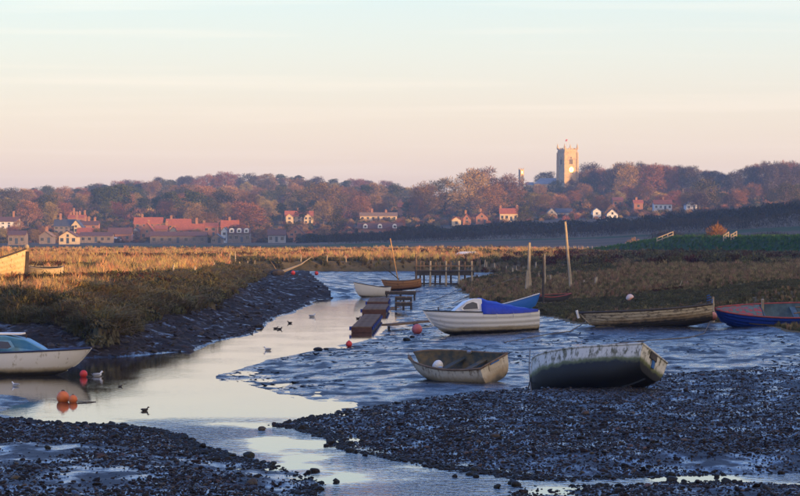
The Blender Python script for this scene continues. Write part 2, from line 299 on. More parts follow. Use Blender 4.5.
# unseen ridge added on the right, crest shaped to cast the wanted shadow edge
SHADOW_EDGE = [(-40, 80, 1.0), (-17, 145, 1.5), (-14.5, 200, 1.6), (-11.5, 262, 1.6), (-8, 335, 1.9), (9, 410, 2.0), (30, 560, 2.3), (52, 760, 2.3), (10, 860, 3), (-40, 960, 4.5), (-60, 1060, 7), (-40, 1180, 9), (-150, 1320, 8.0), (100, 1400, 3)]
XR = 195.0; hx, hy = math.sin(SUN_AZ), math.cos(SUN_AZ); rp = []
for (bx_, by_, bz_) in SHADOW_EDGE:
    k = (XR-bx_)/hx
    for _ in range(20): k = (XR+max(0, by_+hy*k-700)*.16-bx_)/hx
    rp.append((by_+hy*k, bz_+k*math.tan(SUN_EL)))
rp.sort(); ry = np.array([q[0] for q in rp]); rz = np.array([q[1] for q in rp])
yy = np.linspace(-420, 1250, 560); xx = np.linspace(-62, 75, 60); XX, YY = np.meshgrid(xx, yy)
top = np.interp(yy, ry, rz)*np.clip((yy+420)/120, 0, 1)+fbm(yy*0.05, yy*0, 4)*0.8+fbm(yy*0.4, yy*0+5, 3)*0.35
ZZ = -0.8+(top[:, None]+0.8)*np.where(xx < 0, sstep(-62, 0, xx), sstep(75, 0, xx))[None]
V = np.stack([XX+XR+np.maximum(0, YY-700)*0.16, YY, ZZ], -1).reshape(-1, 3); a = np.arange(XX.size).reshape(XX.shape)
Q = np.stack([a[:-1, :-1], a[:-1, 1:], a[1:, 1:], a[1:, :-1]], -1).reshape(-1, 4)
tag(nmesh('hill', V, Q, m_marsh), kind='structure')  # added out of view for the shade it casts
# ------------------------------------------------------------------ scattered cover (grass, shingle)
def scatter(name, pts, rots, scl, protos, label, cat):
    c = bpy.data.collections.new(name+'_pieces')
    for p in protos: c.objects.link(p)
    me = bpy.data.meshes.new(name); me.vertices.add(len(pts)); me.vertices.foreach_set('co', np.asarray(pts, np.float32).ravel())
    me.attributes.new('rot', 'FLOAT_VECTOR', 'POINT').data.foreach_set('vector', np.asarray(rots, np.float32).ravel())
    me.attributes.new('scl', 'FLOAT_VECTOR', 'POINT').data.foreach_set('vector', np.asarray(scl, np.float32).ravel())
    me.attributes.new('pick', 'INT', 'POINT').data.foreach_set('value', rng.integers(0, len(protos), len(pts)).astype(np.int32))
    o = obj(name, me); g = bpy.data.node_groups.new(name, 'GeometryNodeTree')
    g.interface.new_socket('Geometry', in_out='INPUT', socket_type='NodeSocketGeometry'); g.interface.new_socket('Geometry', in_out='OUTPUT', socket_type='NodeSocketGeometry')
    n, l = g.nodes, g.links; gi = n.new('NodeGroupInput'); go = n.new('NodeGroupOutput'); ip = n.new('GeometryNodeInstanceOnPoints'); ci = n.new('GeometryNodeCollectionInfo')
    ci.inputs[0].default_value = c; ci.inputs['Separate Children'].default_value = True; ci.inputs['Reset Children'].default_value = True; ip.inputs['Pick Instance'].default_value = True
    l.new(gi.outputs[0], ip.inputs['Points']); l.new(ci.outputs[0], ip.inputs['Instance'])
    for a, t, s in (('rot', 'FLOAT_VECTOR', 'Rotation'), ('scl', 'FLOAT_VECTOR', 'Scale'), ('pick', 'INT', 'Instance Index')):
        q = n.new('GeometryNodeInputNamedAttribute'); q.data_type = t; q.inputs[0].default_value = a; l.new(q.outputs[0], ip.inputs[s])
    l.new(ip.outputs[0], go.inputs[0]); md = o.modifiers.new('scatter', 'NODES'); md.node_group = g
    return tag(o, label, cat, kind='stuff')
def proto(name, v, f, m, smooth=False): return bpy.data.objects.new(name, mesh(name, v, f, m, smooth))
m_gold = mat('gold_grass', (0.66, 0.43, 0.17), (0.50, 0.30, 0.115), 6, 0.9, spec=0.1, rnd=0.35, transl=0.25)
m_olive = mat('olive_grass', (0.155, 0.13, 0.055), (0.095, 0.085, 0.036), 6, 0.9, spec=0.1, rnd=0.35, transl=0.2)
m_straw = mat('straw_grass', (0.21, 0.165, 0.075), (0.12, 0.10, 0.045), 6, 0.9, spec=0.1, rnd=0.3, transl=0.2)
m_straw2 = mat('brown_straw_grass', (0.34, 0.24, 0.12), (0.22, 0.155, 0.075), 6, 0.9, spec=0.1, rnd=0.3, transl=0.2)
m_purs = mat('grey_purslane', (0.115, 0.108, 0.055), (0.07, 0.068, 0.036), 6, 0.9, spec=0.1, rnd=0.3)
m_sblite = mat('brown_seablite', (0.10, 0.045, 0.022), (0.05, 0.03, 0.015), 6, 0.9, spec=0.1, rnd=0.35)
def tuft(m, n=24, h=0.5, w=0.02, lean=0.4, seed=0):
    r = random.Random(seed); v = []; f = []
    for i in range(n):
        a = r.uniform(0, 6.28); b = r.uniform(0, 6.28); hh = h*r.uniform(.55, 1.15); rr = r.uniform(0, .16); ll = lean*r.uniform(.3, 1.3)*hh
        x, y = rr*math.cos(b), rr*math.sin(b); dx, dy = math.cos(a), math.sin(a); k = len(v); ww = w*r.uniform(.6, 1.3)
        v += [(x-dy*ww, y+dx*ww, -0.08), (x+dy*ww, y-dx*ww, -0.08), (x+dx*ll*.35+dy*ww*.8, y+dy*ll*.35-dx*ww*.8, hh*.6), (x+dx*ll*.35-dy*ww*.8, y+dy*ll*.35+dx*ww*.8, hh*.6), (x+dx*ll, y+dy*ll, hh*(1-.15*lean))]
        f += [(k, k+1, k+2, k+3), (k+3, k+2, k+4)]
    return proto('tuft', v, f, m)
def leafy(m, n=90, rx=0.5, rz=0.35, s=0.06, seed=0):
    r = random.Random(seed); v = []; f = []
    for i in range(n):
        d = Vector((r.gauss(0, 1), r.gauss(0, 1), abs(r.gauss(0, 1)))).normalized()*r.uniform(.55, 1); p = Vector((d.x*rx, d.y*rx, d.z*rz))
        q = Euler((r.uniform(0, 6), r.uniform(0, 6), r.uniform(0, 6))).to_matrix(); k = len(v); sz = s*r.uniform(.6, 1.4)
        v += [p+q @ Vector((sz*1.6, 0, 0)), p+q @ Vector((0, sz*.6, 0)), p+q @ Vector((-sz*1.6, 0, 0)), p+q @ Vector((0, -sz*.6, 0))]; f.append((k, k+1, k+2, k+3))
    return proto('shrublet', v, f, m)
def fan_points(n, y0, y1, u0=-0.23, u1=0.23):
    u = rng.uniform(u0, u1, n); y = 1/rng.uniform(1/y1, 1/y0, n); return u*y, y
def cover(name, X, Y, Z, protos, size, label, cat, sv=0.3, tilt=0.15, zoff=0.0, lean=None):
    n = len(X); ro = np.stack([rng.normal(0, tilt, n), rng.normal(0, tilt, n), rng.uniform(0, 6.28, n)], -1)
    s = size*np.clip(rng.normal(1, sv, n), .45, 1.9); sc = np.stack([s, s, s*rng.uniform(.75, 1.25, n)], -1)
    return scatter(name, np.stack([X, Y, Z+zoff], -1), ro, sc, protos, label, cat)
# marsh in the light and beyond: golden grass with darker sea-blite and purslane patches
X, Y = fan_points(300000, 122, 760); Z, dw, dm, kk, sh = terrain(X, Y, True)
far = Y > 400; inm = ((dm < -0.3) | far) & (bank(X, Y) < 0.2)
edge = np.interp(X/Y*F+400, [-600, 0, 380, 420, 500, 600, 700, 1300], [760, 760, 790, 770, 750, 700, 650, 640]); inm &= Y < edge-4
X, Y, Z, dm, kk, far = [q[inm] for q in (X, Y, Z, dm, kk, far)]
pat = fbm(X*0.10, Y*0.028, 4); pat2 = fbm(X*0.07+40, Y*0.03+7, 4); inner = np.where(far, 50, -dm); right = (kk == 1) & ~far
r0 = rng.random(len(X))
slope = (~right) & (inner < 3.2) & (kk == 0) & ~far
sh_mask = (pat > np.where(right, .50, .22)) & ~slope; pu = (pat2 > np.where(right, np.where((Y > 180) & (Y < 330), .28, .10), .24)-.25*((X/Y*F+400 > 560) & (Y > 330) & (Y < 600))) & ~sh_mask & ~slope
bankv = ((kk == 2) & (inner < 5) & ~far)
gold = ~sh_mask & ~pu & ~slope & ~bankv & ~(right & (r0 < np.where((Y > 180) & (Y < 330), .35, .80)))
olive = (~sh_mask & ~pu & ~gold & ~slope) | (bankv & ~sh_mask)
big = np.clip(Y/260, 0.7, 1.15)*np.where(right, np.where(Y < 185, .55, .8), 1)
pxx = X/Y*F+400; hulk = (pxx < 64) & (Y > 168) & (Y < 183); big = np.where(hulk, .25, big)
strw = gold & ((right & (Y < 400)) | ((pxx > 560) & (Y < 600))); gold &= ~strw  # gold grass swapped for a duller straw colour, following the shaded ground
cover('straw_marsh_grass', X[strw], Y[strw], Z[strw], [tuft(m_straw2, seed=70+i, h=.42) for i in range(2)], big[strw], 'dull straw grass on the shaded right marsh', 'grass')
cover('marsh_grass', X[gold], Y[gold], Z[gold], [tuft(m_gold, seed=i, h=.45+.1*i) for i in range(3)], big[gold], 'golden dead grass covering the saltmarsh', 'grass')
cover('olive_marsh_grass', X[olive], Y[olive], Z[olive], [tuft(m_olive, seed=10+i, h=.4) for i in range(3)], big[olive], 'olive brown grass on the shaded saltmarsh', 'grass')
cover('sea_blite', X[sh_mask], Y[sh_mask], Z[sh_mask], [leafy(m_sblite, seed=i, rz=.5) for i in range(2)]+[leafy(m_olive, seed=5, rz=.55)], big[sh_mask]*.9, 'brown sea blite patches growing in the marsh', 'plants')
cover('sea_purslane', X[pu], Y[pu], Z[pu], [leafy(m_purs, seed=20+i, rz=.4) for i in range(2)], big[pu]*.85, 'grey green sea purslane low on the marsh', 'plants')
# belt of taller shrubs beyond the right marsh
n = 5200; X, Y = fan_points(n, 285, 470, .02, .17); Z = terrain(X, Y); ok = (fbm(X*.12+60, Y*.035, 3) > .02) & (Z > 1.4); X, Y, Z = X[ok], Y[ok], Z[ok]
cover('shrubby_sea_blite', X, Y, Z, [leafy(m_purs, 130, .8, .75, .08, 80), leafy(m_olive, 130, .8, .7, .08, 81), leafy(m_sblite, 120, .7, .7, .08, 82)], np.full(len(X), 1.0), 'dark shrubby belt across the right marsh', 'plants')
# overhanging vegetation on the left bank
n = 60000; X = rng.uniform(-42, -6, n); Y = 1/rng.uniform(1/345, 1/112, n); Z, dw, dm, kk, sh = terrain(X, Y, True)
ok = (kk == 0) & (dm < 0.15) & (dm > -4.2); X, Y, Z, dm = X[ok], Y[ok], Z[ok], dm[ok]
hm = fbm(X*0.5, Y*0.3, 3); k1 = (hm+rng.normal(0, .12, len(X)) > 0.05)
cover('bank_purslane', X[k1], Y[k1], Z[k1], [leafy(m_purs, 110, .42, .28, .05, 30+i) for i in range(3)], np.full(k1.sum(), .95), 'grey green shrubby plants hanging over the creek bank', 'plants', zoff=0.02)
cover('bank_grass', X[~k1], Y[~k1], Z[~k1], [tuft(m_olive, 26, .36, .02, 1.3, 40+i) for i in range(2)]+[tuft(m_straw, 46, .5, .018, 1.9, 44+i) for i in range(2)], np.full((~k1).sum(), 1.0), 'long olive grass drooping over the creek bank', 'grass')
# green field and sea wall turf
m_turf = mat('turf', (0.05, 0.13, 0.03), (0.075, 0.15, 0.04), 5, 0.9, spec=0.1, rnd=0.25, transl=.2)
X, Y = fan_points(30000, 440, 680, 0.02, 0.19); Z = terrain(X, Y); k1 = bank(X, Y) > 0.3
cover('sea_wall_turf', X[k1], Y[k1], Z[k1], [tuft(m_turf, 16, .35, .05, .5, 60+i) for i in range(2)], np.full(k1.sum(), 1.3), 'short green turf on the sea wall', 'grass')
# shingle
def stone(m, seed, flat=.6, n1=8, n2=6):
    r = random.Random(seed); ax = [Vector((r.gauss(0, 1), r.gauss(0, 1), r.gauss(0, 1))).normalized() for _ in range(9)]; cut = [r.uniform(.62, .95) for _ in ax]
    def fn(p):
        d = p.normalized(); s = 1.0
        for a, cc in zip(ax, cut):
            q = d.dot(a)
            if q > cc: s = min(s, cc/q)
        return Vector((d.x*s, d.y*s*.85, d.z*s*flat))
    b = MB().ball((0, 0, 0), 1.0, n1, n2, fn=fn); return b
m_st = mat('flint_stone', (0.010, 0.009, 0.008), (0.040, 0.032, 0.026), 1.5, 0.7, 0.4, 6, spec=0.12, rnd=0.5)
m_stw = mat('wet_flint', (0.012, 0.011, 0.011), (0.04, 0.034, 0.03), 1.5, 0.18, 0.4, 6, spec=0.6, rnd=0.5)
m_st2 = mat('tan_flint', (0.11, 0.085, 0.06), (0.06, 0.046, 0.036), 1.5, 0.6, 0.4, 6, spec=.2, rnd=0.4)
m_weed = mat('weedy_stone', (0.012, 0.011, 0.008), (0.030, 0.026, 0.014), 3, 0.5, 0.6, 8, spec=.25, rnd=0.4)
def sproto(m, seed, flat): b = stone(m, seed, flat); return proto('pebble', b.v, b.f, m)
n = 460000; X, Y = fan_points(n, 46, 118, -0.25, 0.25); Z, dw, dm, kk, sh = terrain(X, Y, True)
lft = X < -2; patch = fbm(X*0.55, Y*0.22, 4)
keep = (sh < 0.4) & (dw > -0.12)
wetlow = sstep(-0.35, 0.35, patch); py = YH+F*HC/Y
dens = np.where(lft, np.where(py > 452, np.clip(0.2+patch*1.1, .02, .9), .95), np.where(py > 462, .35+.9*patch, np.clip(1.0-(sstep(560, 800, X/Y*F+400)*.35)+patch*.4, 0, 1)))
keep &= rng.random(n) < dens; X, Y, Z, dw, sh, lft = [q[keep] for q in (X, Y, Z, dw, sh, lft)]
sz = rng.lognormal(math.log(.021), .50, len(X)); sz = np.where(lft, sz*1.1, sz); wd = (dw < .5) & (rng.random(len(X)) < .7); sz = np.where(wd, sz*1.35, sz)
tn = rng.random(len(X)) < .10
def lay(nm, k, protos, lb):
    q = k.sum(); ro = np.stack([rng.normal(0, .3, q), rng.normal(0, .3, q), rng.uniform(0, 6.28, q)], -1); s = np.clip(sz[k], .011, .15)
    scatter(nm, np.stack([X[k], Y[k], Z[k]+s*.18], -1), ro, np.stack([s, s*rng.uniform(.6, 1, q), s*.75], -1), protos, lb, 'shingle')
lay('shingle', ~tn & ~wd, [sproto(m_st, i, .35+.06*i) for i in range(6)]+[sproto(m_stw, 7, .35), sproto(m_stw, 8, .5)], 'dark wet flint shingle on the foreshore')
lay('pale_shingle', tn & ~wd, [sproto(m_st2, 20+i, .6) for i in range(4)], 'tan flints among the dark shingle')
lay('weedy_shingle', wd, [sproto(m_weed, 40+i, .65) for i in range(4)], 'black weedy stones at the edge of the stream')

# clods of dried mud on the left bank
n = 26000; X = rng.uniform(-30, -3, n); Y = 1/rng.uniform(1/330, 1/108, n); Z, dw, dm, kk, sh = terrain(X, Y, True)
ok = (dm > -.2) & (dw > .1) & (X < np.interp(Y, [95, 112, 120, 169, 214, 280, 350], [-60, -5.6, -5.6, -4, -4.3, -8, -11])) & (rng.random(n) < .35+.6*fbm(X*.6, Y*.25, 3)); X, Y, Z = X[ok], Y[ok], Z[ok]
m_clod = mat('mud_clod', (0.020, 0.015, 0.011), (0.05, 0.038, 0.028), 2, .8, .5, 6, rnd=.3); s = np.clip(rng.lognormal(math.log(.075), .5, len(X)), .03, .3)
scatter('mud_clods', np.stack([X, Y, Z], -1), np.stack([rng.normal(0, .3, len(X)), rng.normal(0, .3, len(X)), rng.uniform(0, 6.28, len(X))], -1), np.stack([s*1.3, s*1.3, s*.8], -1), [sproto(m_clod, 60+i, .6) for i in range(4)], 'brown clods of mud on the steep creek bank', 'mud')
n = 30000; X, Y = fan_points(n, 90, 240, -.08, .17); Z, dw, dm, kk, sh = terrain(X, Y, True)
ok = (dm > 0) & (dw > .3) & (sh > -.3) & (rng.random(n) < .12+.9*fbm(X*.35, Y*.12, 4)); X, Y, Z = X[ok], Y[ok], Z[ok]; s = np.clip(rng.lognormal(math.log(.022), .5, len(X)), .01, .07)
scatter('mud_lumps', np.stack([X, Y, Z], -1), np.stack([rng.normal(0, .2, len(X)), rng.normal(0, .2, len(X)), rng.normal(0, .5, len(X))], -1), np.stack([s*3, s*1.4, s*.7], -1), [sproto(m_weed, 70+i, .6) for i in range(4)], 'dark wet lumps strewn over the mudflat', 'mud')
# ------------------------------------------------------------------ haze
hz = bpy.data.materials.new('haze_air'); hz.use_nodes = True; hn = hz.node_tree.nodes; hn.remove(hn['Principled BSDF'])
pv = hn.new('ShaderNodeVolumePrincipled'); pv.inputs['Color'].default_value = (0.32, 0.56, 1.0, 1); pv.inputs['Density'].default_value = 0.00014; pv.inputs['Anisotropy'].default_value = 0.0
hz.node_tree.links.new(pv.outputs[0], hn['Material Output'].inputs['Volume'])
hb = MB().box((0, 2850, 44), (3400, 6940, 94)).build('haze', hz); tag(hb, 'thin blue evening haze over the marsh and hills', 'haze', kind='stuff')
# ------------------------------------------------------------------ trees
m_bark = mat('bark', (0.10, 0.075, 0.055), (0.17, 0.13, 0.10), 3, 0.9, 0.6, spec=0.2)
m_pbark = mat('pale_bark', (0.26, 0.22, 0.18), (0.16, 0.13, 0.11), 1, 0.9, 0.4, spec=0.2)
m_twig = mat('russet_twigs', (0.32, 0.165, 0.076), (0.19, 0.105, 0.058), 0.25, 0.95, spec=0.1, rnd=0.30)
m_twig2 = mat('tan_twigs', (0.40, 0.26, 0.105), (0.25, 0.16, 0.068), 0.25, 0.95, spec=0.1, rnd=0.30)
m_twigd = mat('dark_twigs', (0.085, 0.055, 0.045), (0.06, 0.042, 0.036), 0.25, 0.95, spec=0.1, rnd=0.25)
m_pine = mat('pine_needles', (0.045, 0.058, 0.022), (0.085, 0.085, 0.03), 0.5, 0.9, spec=0.2, rnd=0.3)
m_ever = mat('evergreen_leaves', (0.045, 0.052, 0.020), (0.10, 0.085, 0.03), 0.5, 0.9, spec=0.2, rnd=0.3)
m_hedge = mat('hedge_twigs', (0.060, 0.042, 0.032), (0.034, 0.030, 0.020), 0.3, 0.95, spec=0.1, rnd=0.2)
m_hedgeg = mat('hedge_leaves', (0.022, 0.026, 0.014), (0.045, 0.040, 0.020), 0.3, 0.95, spec=0.1, rnd=0.2)
def sliver(v, f, p, d, L, w, r):
    a = d.cross(Vector((r.uniform(-1, 1), r.uniform(-1, 1), r.uniform(-1, 1)))).normalized()*w; k = len(v)
    v += [p-a, p+a, p+d*L]; f.append((k, k+1, k+2))
def leafq(v, f, p, s, r):
    q = Euler((r.uniform(0, 6), r.uniform(0, 6), r.uniform(0, 6))).to_matrix(); k = len(v)
    v += [p+q @ Vector((s, 0, 0)), p+q @ Vector((0, s*.62, 0)), p+q @ Vector((-s, 0, 0)), p+q @ Vector((0, -s*.62, 0))]; f.append((k, k+1, k+2, k+3))
def tree_proto(kind, seed, H=12.0, m_crown=None, m_tr=None, spread=.42, clear=.14):
    r = random.Random(seed); tr = MB(); v = []; f = []; R0 = H*spread
    tr.tube([(0, 0, -.6), (.1*r.uniform(-1, 1), 0, H*.12), (.25*r.uniform(-1, 1), .2*r.uniform(-1, 1), H*clear), (.4*r.uniform(-1, 1), .3, H*.6)], [H*.030, H*.024, H*.020, H*.009], 7)
    lumps = []; nl = {'bare': 15, 'pine': 11, 'oak': 14}[kind]
    for i in range(nl):
        a = i*2.399+r.uniform(-.4, .4); t = (i+.5)/nl; zz = H*(clear+.10+(.80-clear)*t); rad = R0*math.sqrt(max(.08, 1-((t-.30)/.85)**2))*r.uniform(.45, .85)
        if kind == 'pine': zz = H*(.45+.47*t); rad = R0*r.uniform(.25, .85)*(1-.55*t)
        c = Vector((rad*math.cos(a), rad*math.sin(a), zz)); lumps.append((c, H*r.uniform(.13, .20)*(1.0 if kind != 'pine' else .8)))
        b0 = Vector((0, 0, min(zz*.8, H*(clear+.35*t)))); tr.tube([b0, (b0+c)/2+Vector((0, 0, -.04*H*r.random())), c], [H*.011, H*.007, H*.003], 5)
    lumps.append((Vector((0, 0, H*.82)), H*.17))
    for c, rr in lumps:
        if kind == 'bare':
            for i in range(5):
                d = Vector((r.gauss(0, 1), r.gauss(0, 1), r.gauss(.5, .8))).normalized(); tr.tube([c-d*rr*.3, c+d*rr*.8], [H*.004, H*.0015], 3, cap=False)
            for i in range(250):
                d = Vector((r.gauss(0, 1), r.gauss(0, 1), r.gauss(.25, .9))).normalized(); p = c+d*rr*r.uniform(.25, .95); dd = (d+Vector((r.gauss(0, .5), r.gauss(0, .5), r.gauss(.3, .4)))).normalized()
                sliver(v, f, p, dd, H*r.uniform(.035, .085), H*r.uniform(.0035, .0075), r)
        else:
            fl = .45 if kind == 'pine' else .8
            for i in range(150):
                d = Vector((r.gauss(0, 1), r.gauss(0, 1), r.gauss(.1, .9))).normalized(); p = c+Vector((d.x, d.y, d.z*fl))*rr*1.25*r.uniform(.45, 1)
                leafq(v, f, p, H*r.uniform(.012, .026), r)
    root = bpy.data.objects.new('tree', None); t = bpy.data.objects.new('trunk', mesh('trunk', tr.v, tr.f, m_tr or m_bark)); c = bpy.data.objects.new('crown', mesh('crown', v, f, m_crown))
    return (H, t.data, c.data)
TP = {'russet': [tree_proto('bare', s, m_crown=m_twig) for s in (1, 2, 3, 4)], 'tan': [tree_proto('bare', s, m_crown=m_twig2) for s in (5, 6)],
      'grey': [tree_proto('bare', s, m_crown=m_twigd, m_tr=m_pbark, clear=.26, spread=.36) for s in (7, 8, 9)], 'pine': [tree_proto('pine', s, m_crown=m_pine, spread=.34) for s in (11, 12, 13)],
      'oak': [tree_proto('oak', s, m_crown=m_ever, clear=.18) for s in (14, 15, 16)], 'slim': [tree_proto('bare', 17, m_crown=m_twig2, spread=.16, clear=.1)]}
NAMES = {'russet': 'bare_tree', 'tan': 'bare_tree', 'grey': 'bare_tree', 'pine': 'pine_tree', 'oak': 'evergreen_tree', 'slim': 'poplar_tree'}
def tree(kind, px, d, h, label, group=None, wide=1.0, x=None, sink=.3):
    H, t, c = random.choice(TP[kind]); x = W(px, d) if x is None else x; s = h/H
    e = empty(NAMES[kind], (x, d, tz(x, d)-sink), (0, 0, random.uniform(0, 6.28))); e.scale = (s*wide, s*wide, s)
    obj('trunk', t, e); obj('crown', c, e); return tag(e, label, 'tree', group)
TREES = []
def mark(px):
    for lim, t in ((35, 'above the far left white house'), (95, 'above the slate roofed house'), (135, 'above the white marquee'), (205, 'above the row of red roofs'), (262, 'above the arched dormer house'), (325, 'above the big cream house'), (405, 'above the long cream house'), (498, 'left of the red barn'), (545, 'below the church turret'), (600, 'by the church tower'), (650, 'right of the church'), (705, 'above the hedge end'), (755, 'above the orange bush')):
        if px < lim: return t
    return 'at the right edge'
ORD = ['first', 'second', 'third', 'fourth', 'fifth', 'sixth', 'seventh', 'eighth', 'ninth', 'tenth', 'eleventh', 'twelfth', 'thirteenth', 'fourteenth', 'fifteenth', 'sixteenth', 'seventeenth', 'eighteenth', 'nineteenth', 'twentieth']
def name_in_order(items):                 # items: (object, x in the picture, noun, place)
    groups = {}
    for it in items: groups.setdefault((it[2], it[3]), []).append(it)
    for (nm, pl), its in groups.items():
        its.sort(key=lambda q: q[1])
        for i, it in enumerate(its):
            it[0]['label'] = f'{nm} {pl}' if len(its) == 1 else f'{ORD[i]} {nm} from left {pl}'
def skyy(px): return np.interp(px, SKY_X, SKY_Y)
# distant ridge
px = -16.0
while px < 590:
    d = random.uniform(2330, 2600); k = random.choices(['russet', 'pine', 'grey', 'oak'], [4, 3, 2, 2])[0]
    nm = {'russet': 'bare russet tree', 'pine': 'dark pine', 'grey': 'bare grey tree', 'oak': 'dark evergreen tree'}[k]
    TREES.append((tree(k, px, d, random.uniform(11, 16), 'tree', 'trees along the far skyline', 1.35), px, nm, 'on the far skyline, '+mark(px)))
    px += random.uniform(5, 8.5)
for i in range(62):                                          # slope under the skyline
    px = -14+i*7.1+random.uniform(-4, 4); d = random.uniform(1900, 2250); k = random.choices(['russet', 'pine', 'tan', 'oak'], [4, 3, 2, 3])[0]
    nm = {'russet': 'bare russet tree', 'pine': 'dark pine', 'tan': 'pale tan tree', 'oak': 'dark evergreen tree'}[k]
    TREES.append((tree(k, px, d, random.uniform(10, 15), 'tree', 'trees on the wooded hillside', 1.4), px, nm, 'halfway up the hillside, '+mark(px)))
for i in range(46):                                          # among the upper houses
    px = -10+i*9.6+random.uniform(-4, 4); d = random.uniform(1520, 1800); k = random.choices(['russet', 'pine', 'tan', 'oak'], [5, 2.5, 2, 2])[0]
    nm = {'russet': 'bare russet tree', 'pine': 'dark pine', 'tan': 'pale tan tree', 'oak': 'dark evergreen tree'}[k]
    TREES.append((tree(k, px, d, random.uniform(9, 14), 'tree', 'trees behind the village roofs', 1.25), px, nm, 'just behind the roofs, '+mark(px).replace('above', 'over')))
# named trees that stand out
for (k, px, d, h, wd, lb) in [('slim', 51, 1480, 13, 1.3, 'slim pale poplar glowing above the left houses'), ('oak', 232, 1240, 7.5, 1.25, 'round dark evergreen beside the house with three arched dormers'),
    ('russet', 205, 1420, 10, 1.5, 'broad russet tree left of the red roofed house with dormers'), ('russet', 248, 1440, 14, 1.8, 'largest russet tree behind the house with three arched dormers'),
    ('oak', 337, 1280, 13, .75, 'tall dark conifer right of the big lit house'), ('russet', 322, 1700, 19, 1.7, 'large copper tree above the big lit house'), ('oak', 300, 1760, 15, 1.6, 'dark evergreen towering behind the big lit house'),
    ('tan', 470, 1600, 24, 1.15, 'tall ivy covered tan tree left of the red barn'), ('tan', 444, 1620, 21, 1.3, 'wide tan tree catching sun beside the tallest ivy tree'), ('tan', 425, 1600, 19, 1.2, 'leftmost pale tree of the sunlit clump'),
    ('russet', 490, 1560, 17, 1.4, 'rust brown tree directly behind the red barn'), ('russet', 505, 1700, 20, 1.5, 'wide brown tree below the small church turret'), ('russet', 480, 1800, 24, 1.3, 'pale topped tree poking above the sunlit clump'),
    ('oak', 524, 1330, 9, 1.2, 'dark round evergreen in front of the red barn end'), ('oak', 703, 1500, 17, 1.2, 'dark evergreen block before the tall bare trees'), ('oak', 45, 1600, 15, 1.3, 'dark pine clump left of the glowing poplar'),
    ('pine', 110, 1640, 19, 1.2, 'tall pine above the white marquee'), ('pine', 122, 1660, 20, 1.1, 'second tall pine above the white marquee'), ('pine', 98, 1660, 18, 1.1, 'pine left of the pair above the marquee'), ('pine', 170, 1640, 16, 1.5, 'dark pine behind the red roofs with chimneys'), ('pine', 193, 1620, 17, 1.5, 'rightmost dark pine over the red roofs'),
    ('oak', 8, 1640, 12, 1.4, 'evergreen at the far left edge above white house'), ('tan', 205, 1750, 17, 1.3, 'ivy clad tree left of the dark evergreen clump'), ('oak', 222, 1720, 15, 1.4, 'evergreen clump above the largest russet tree')]:
    tree(k, px, d, h, lb, None, wd)
# tall bare wood on the right skyline and the trees round the church
for i in range(40):
    px = 588+i*5.9+random.uniform(-3, 3); d = random.uniform(1830, 2000); t = random.choice(['grey', 'grey', 'russet'])
    hh = (ZR(np.interp(px, [580, 600, 620, 660, 690, 715, 728, 745, 770, 830], [172, 166, 163, 163, 165, 169, 174, 165, 162, 160]), d)-tz(W(px, d), d))*random.uniform(.9, 1.03)
    TREES.append((tree(t, px, d, hh, 'tree', 'tall bare wood right of the church', .95), px, 'tall bare grey tree' if t == 'grey' else 'tall bare brown tree', 'in the skyline wood, '+mark(px)))
for i in range(34):
    px = 500+i*9.2+random.uniform(-4, 4); d = random.uniform(1450, 1780); k = random.choices(['russet', 'tan', 'oak', 'grey'], [4, 3, 2, 2])[0]
    nm = {'russet': 'bare russet tree', 'grey': 'bare grey tree', 'tan': 'pale tan tree', 'oak': 'dark evergreen tree'}[k]
    TREES.append((tree(k, px, d, random.uniform(8, 12), 'tree', 'trees below the church hill', 1.35), px, nm, 'on the slope below the wood, '+mark(px)))
for i, (px, d, h) in enumerate([(503, 2060, 13), (512, 2080, 12), (546, 2090, 17), (582, 2040, 14), (590, 2060, 20), (556, 1930, 10), (572, 1925, 10), (586, 1940, 12), (540, 1900, 9), (527, 1920, 9)]):
    k = 'grey' if i < 5 else 'oak' if i % 2 else 'russet'
    tree(k, px, d, h, ['grey tree left of the church turret', 'grey tree touching the church turret', 'round bare tree rising behind the nave roof', 'bare tree against the right tower edge', 'tall bare tree just right of the tower', 'dark evergreen at the tower foot', 'brown tree at the tower foot', 'dark evergreen right of the tower foot', 'brown tree below the nave', 'dark evergreen below the turret'][i], None, 1.3)
for i in range(38):                                          # garden trees among the houses
    px = -12+i*11.2+random.uniform(-4, 4); d = random.uniform(1235, 1420); k = random.choices(['russet', 'tan', 'oak'], [4, 2, 2])[0]
    TREES.append((tree(k, px, d, random.uniform(3.5, 6.5), 'tree', 'small garden trees in the village', 1.2), px, {'russet': 'small russet tree', 'tan': 'small tan tree', 'oak': 'small dark evergreen'}[k], 'among the gardens, '+mark(px).replace('above', 'near')))
name_in_order(TREES)
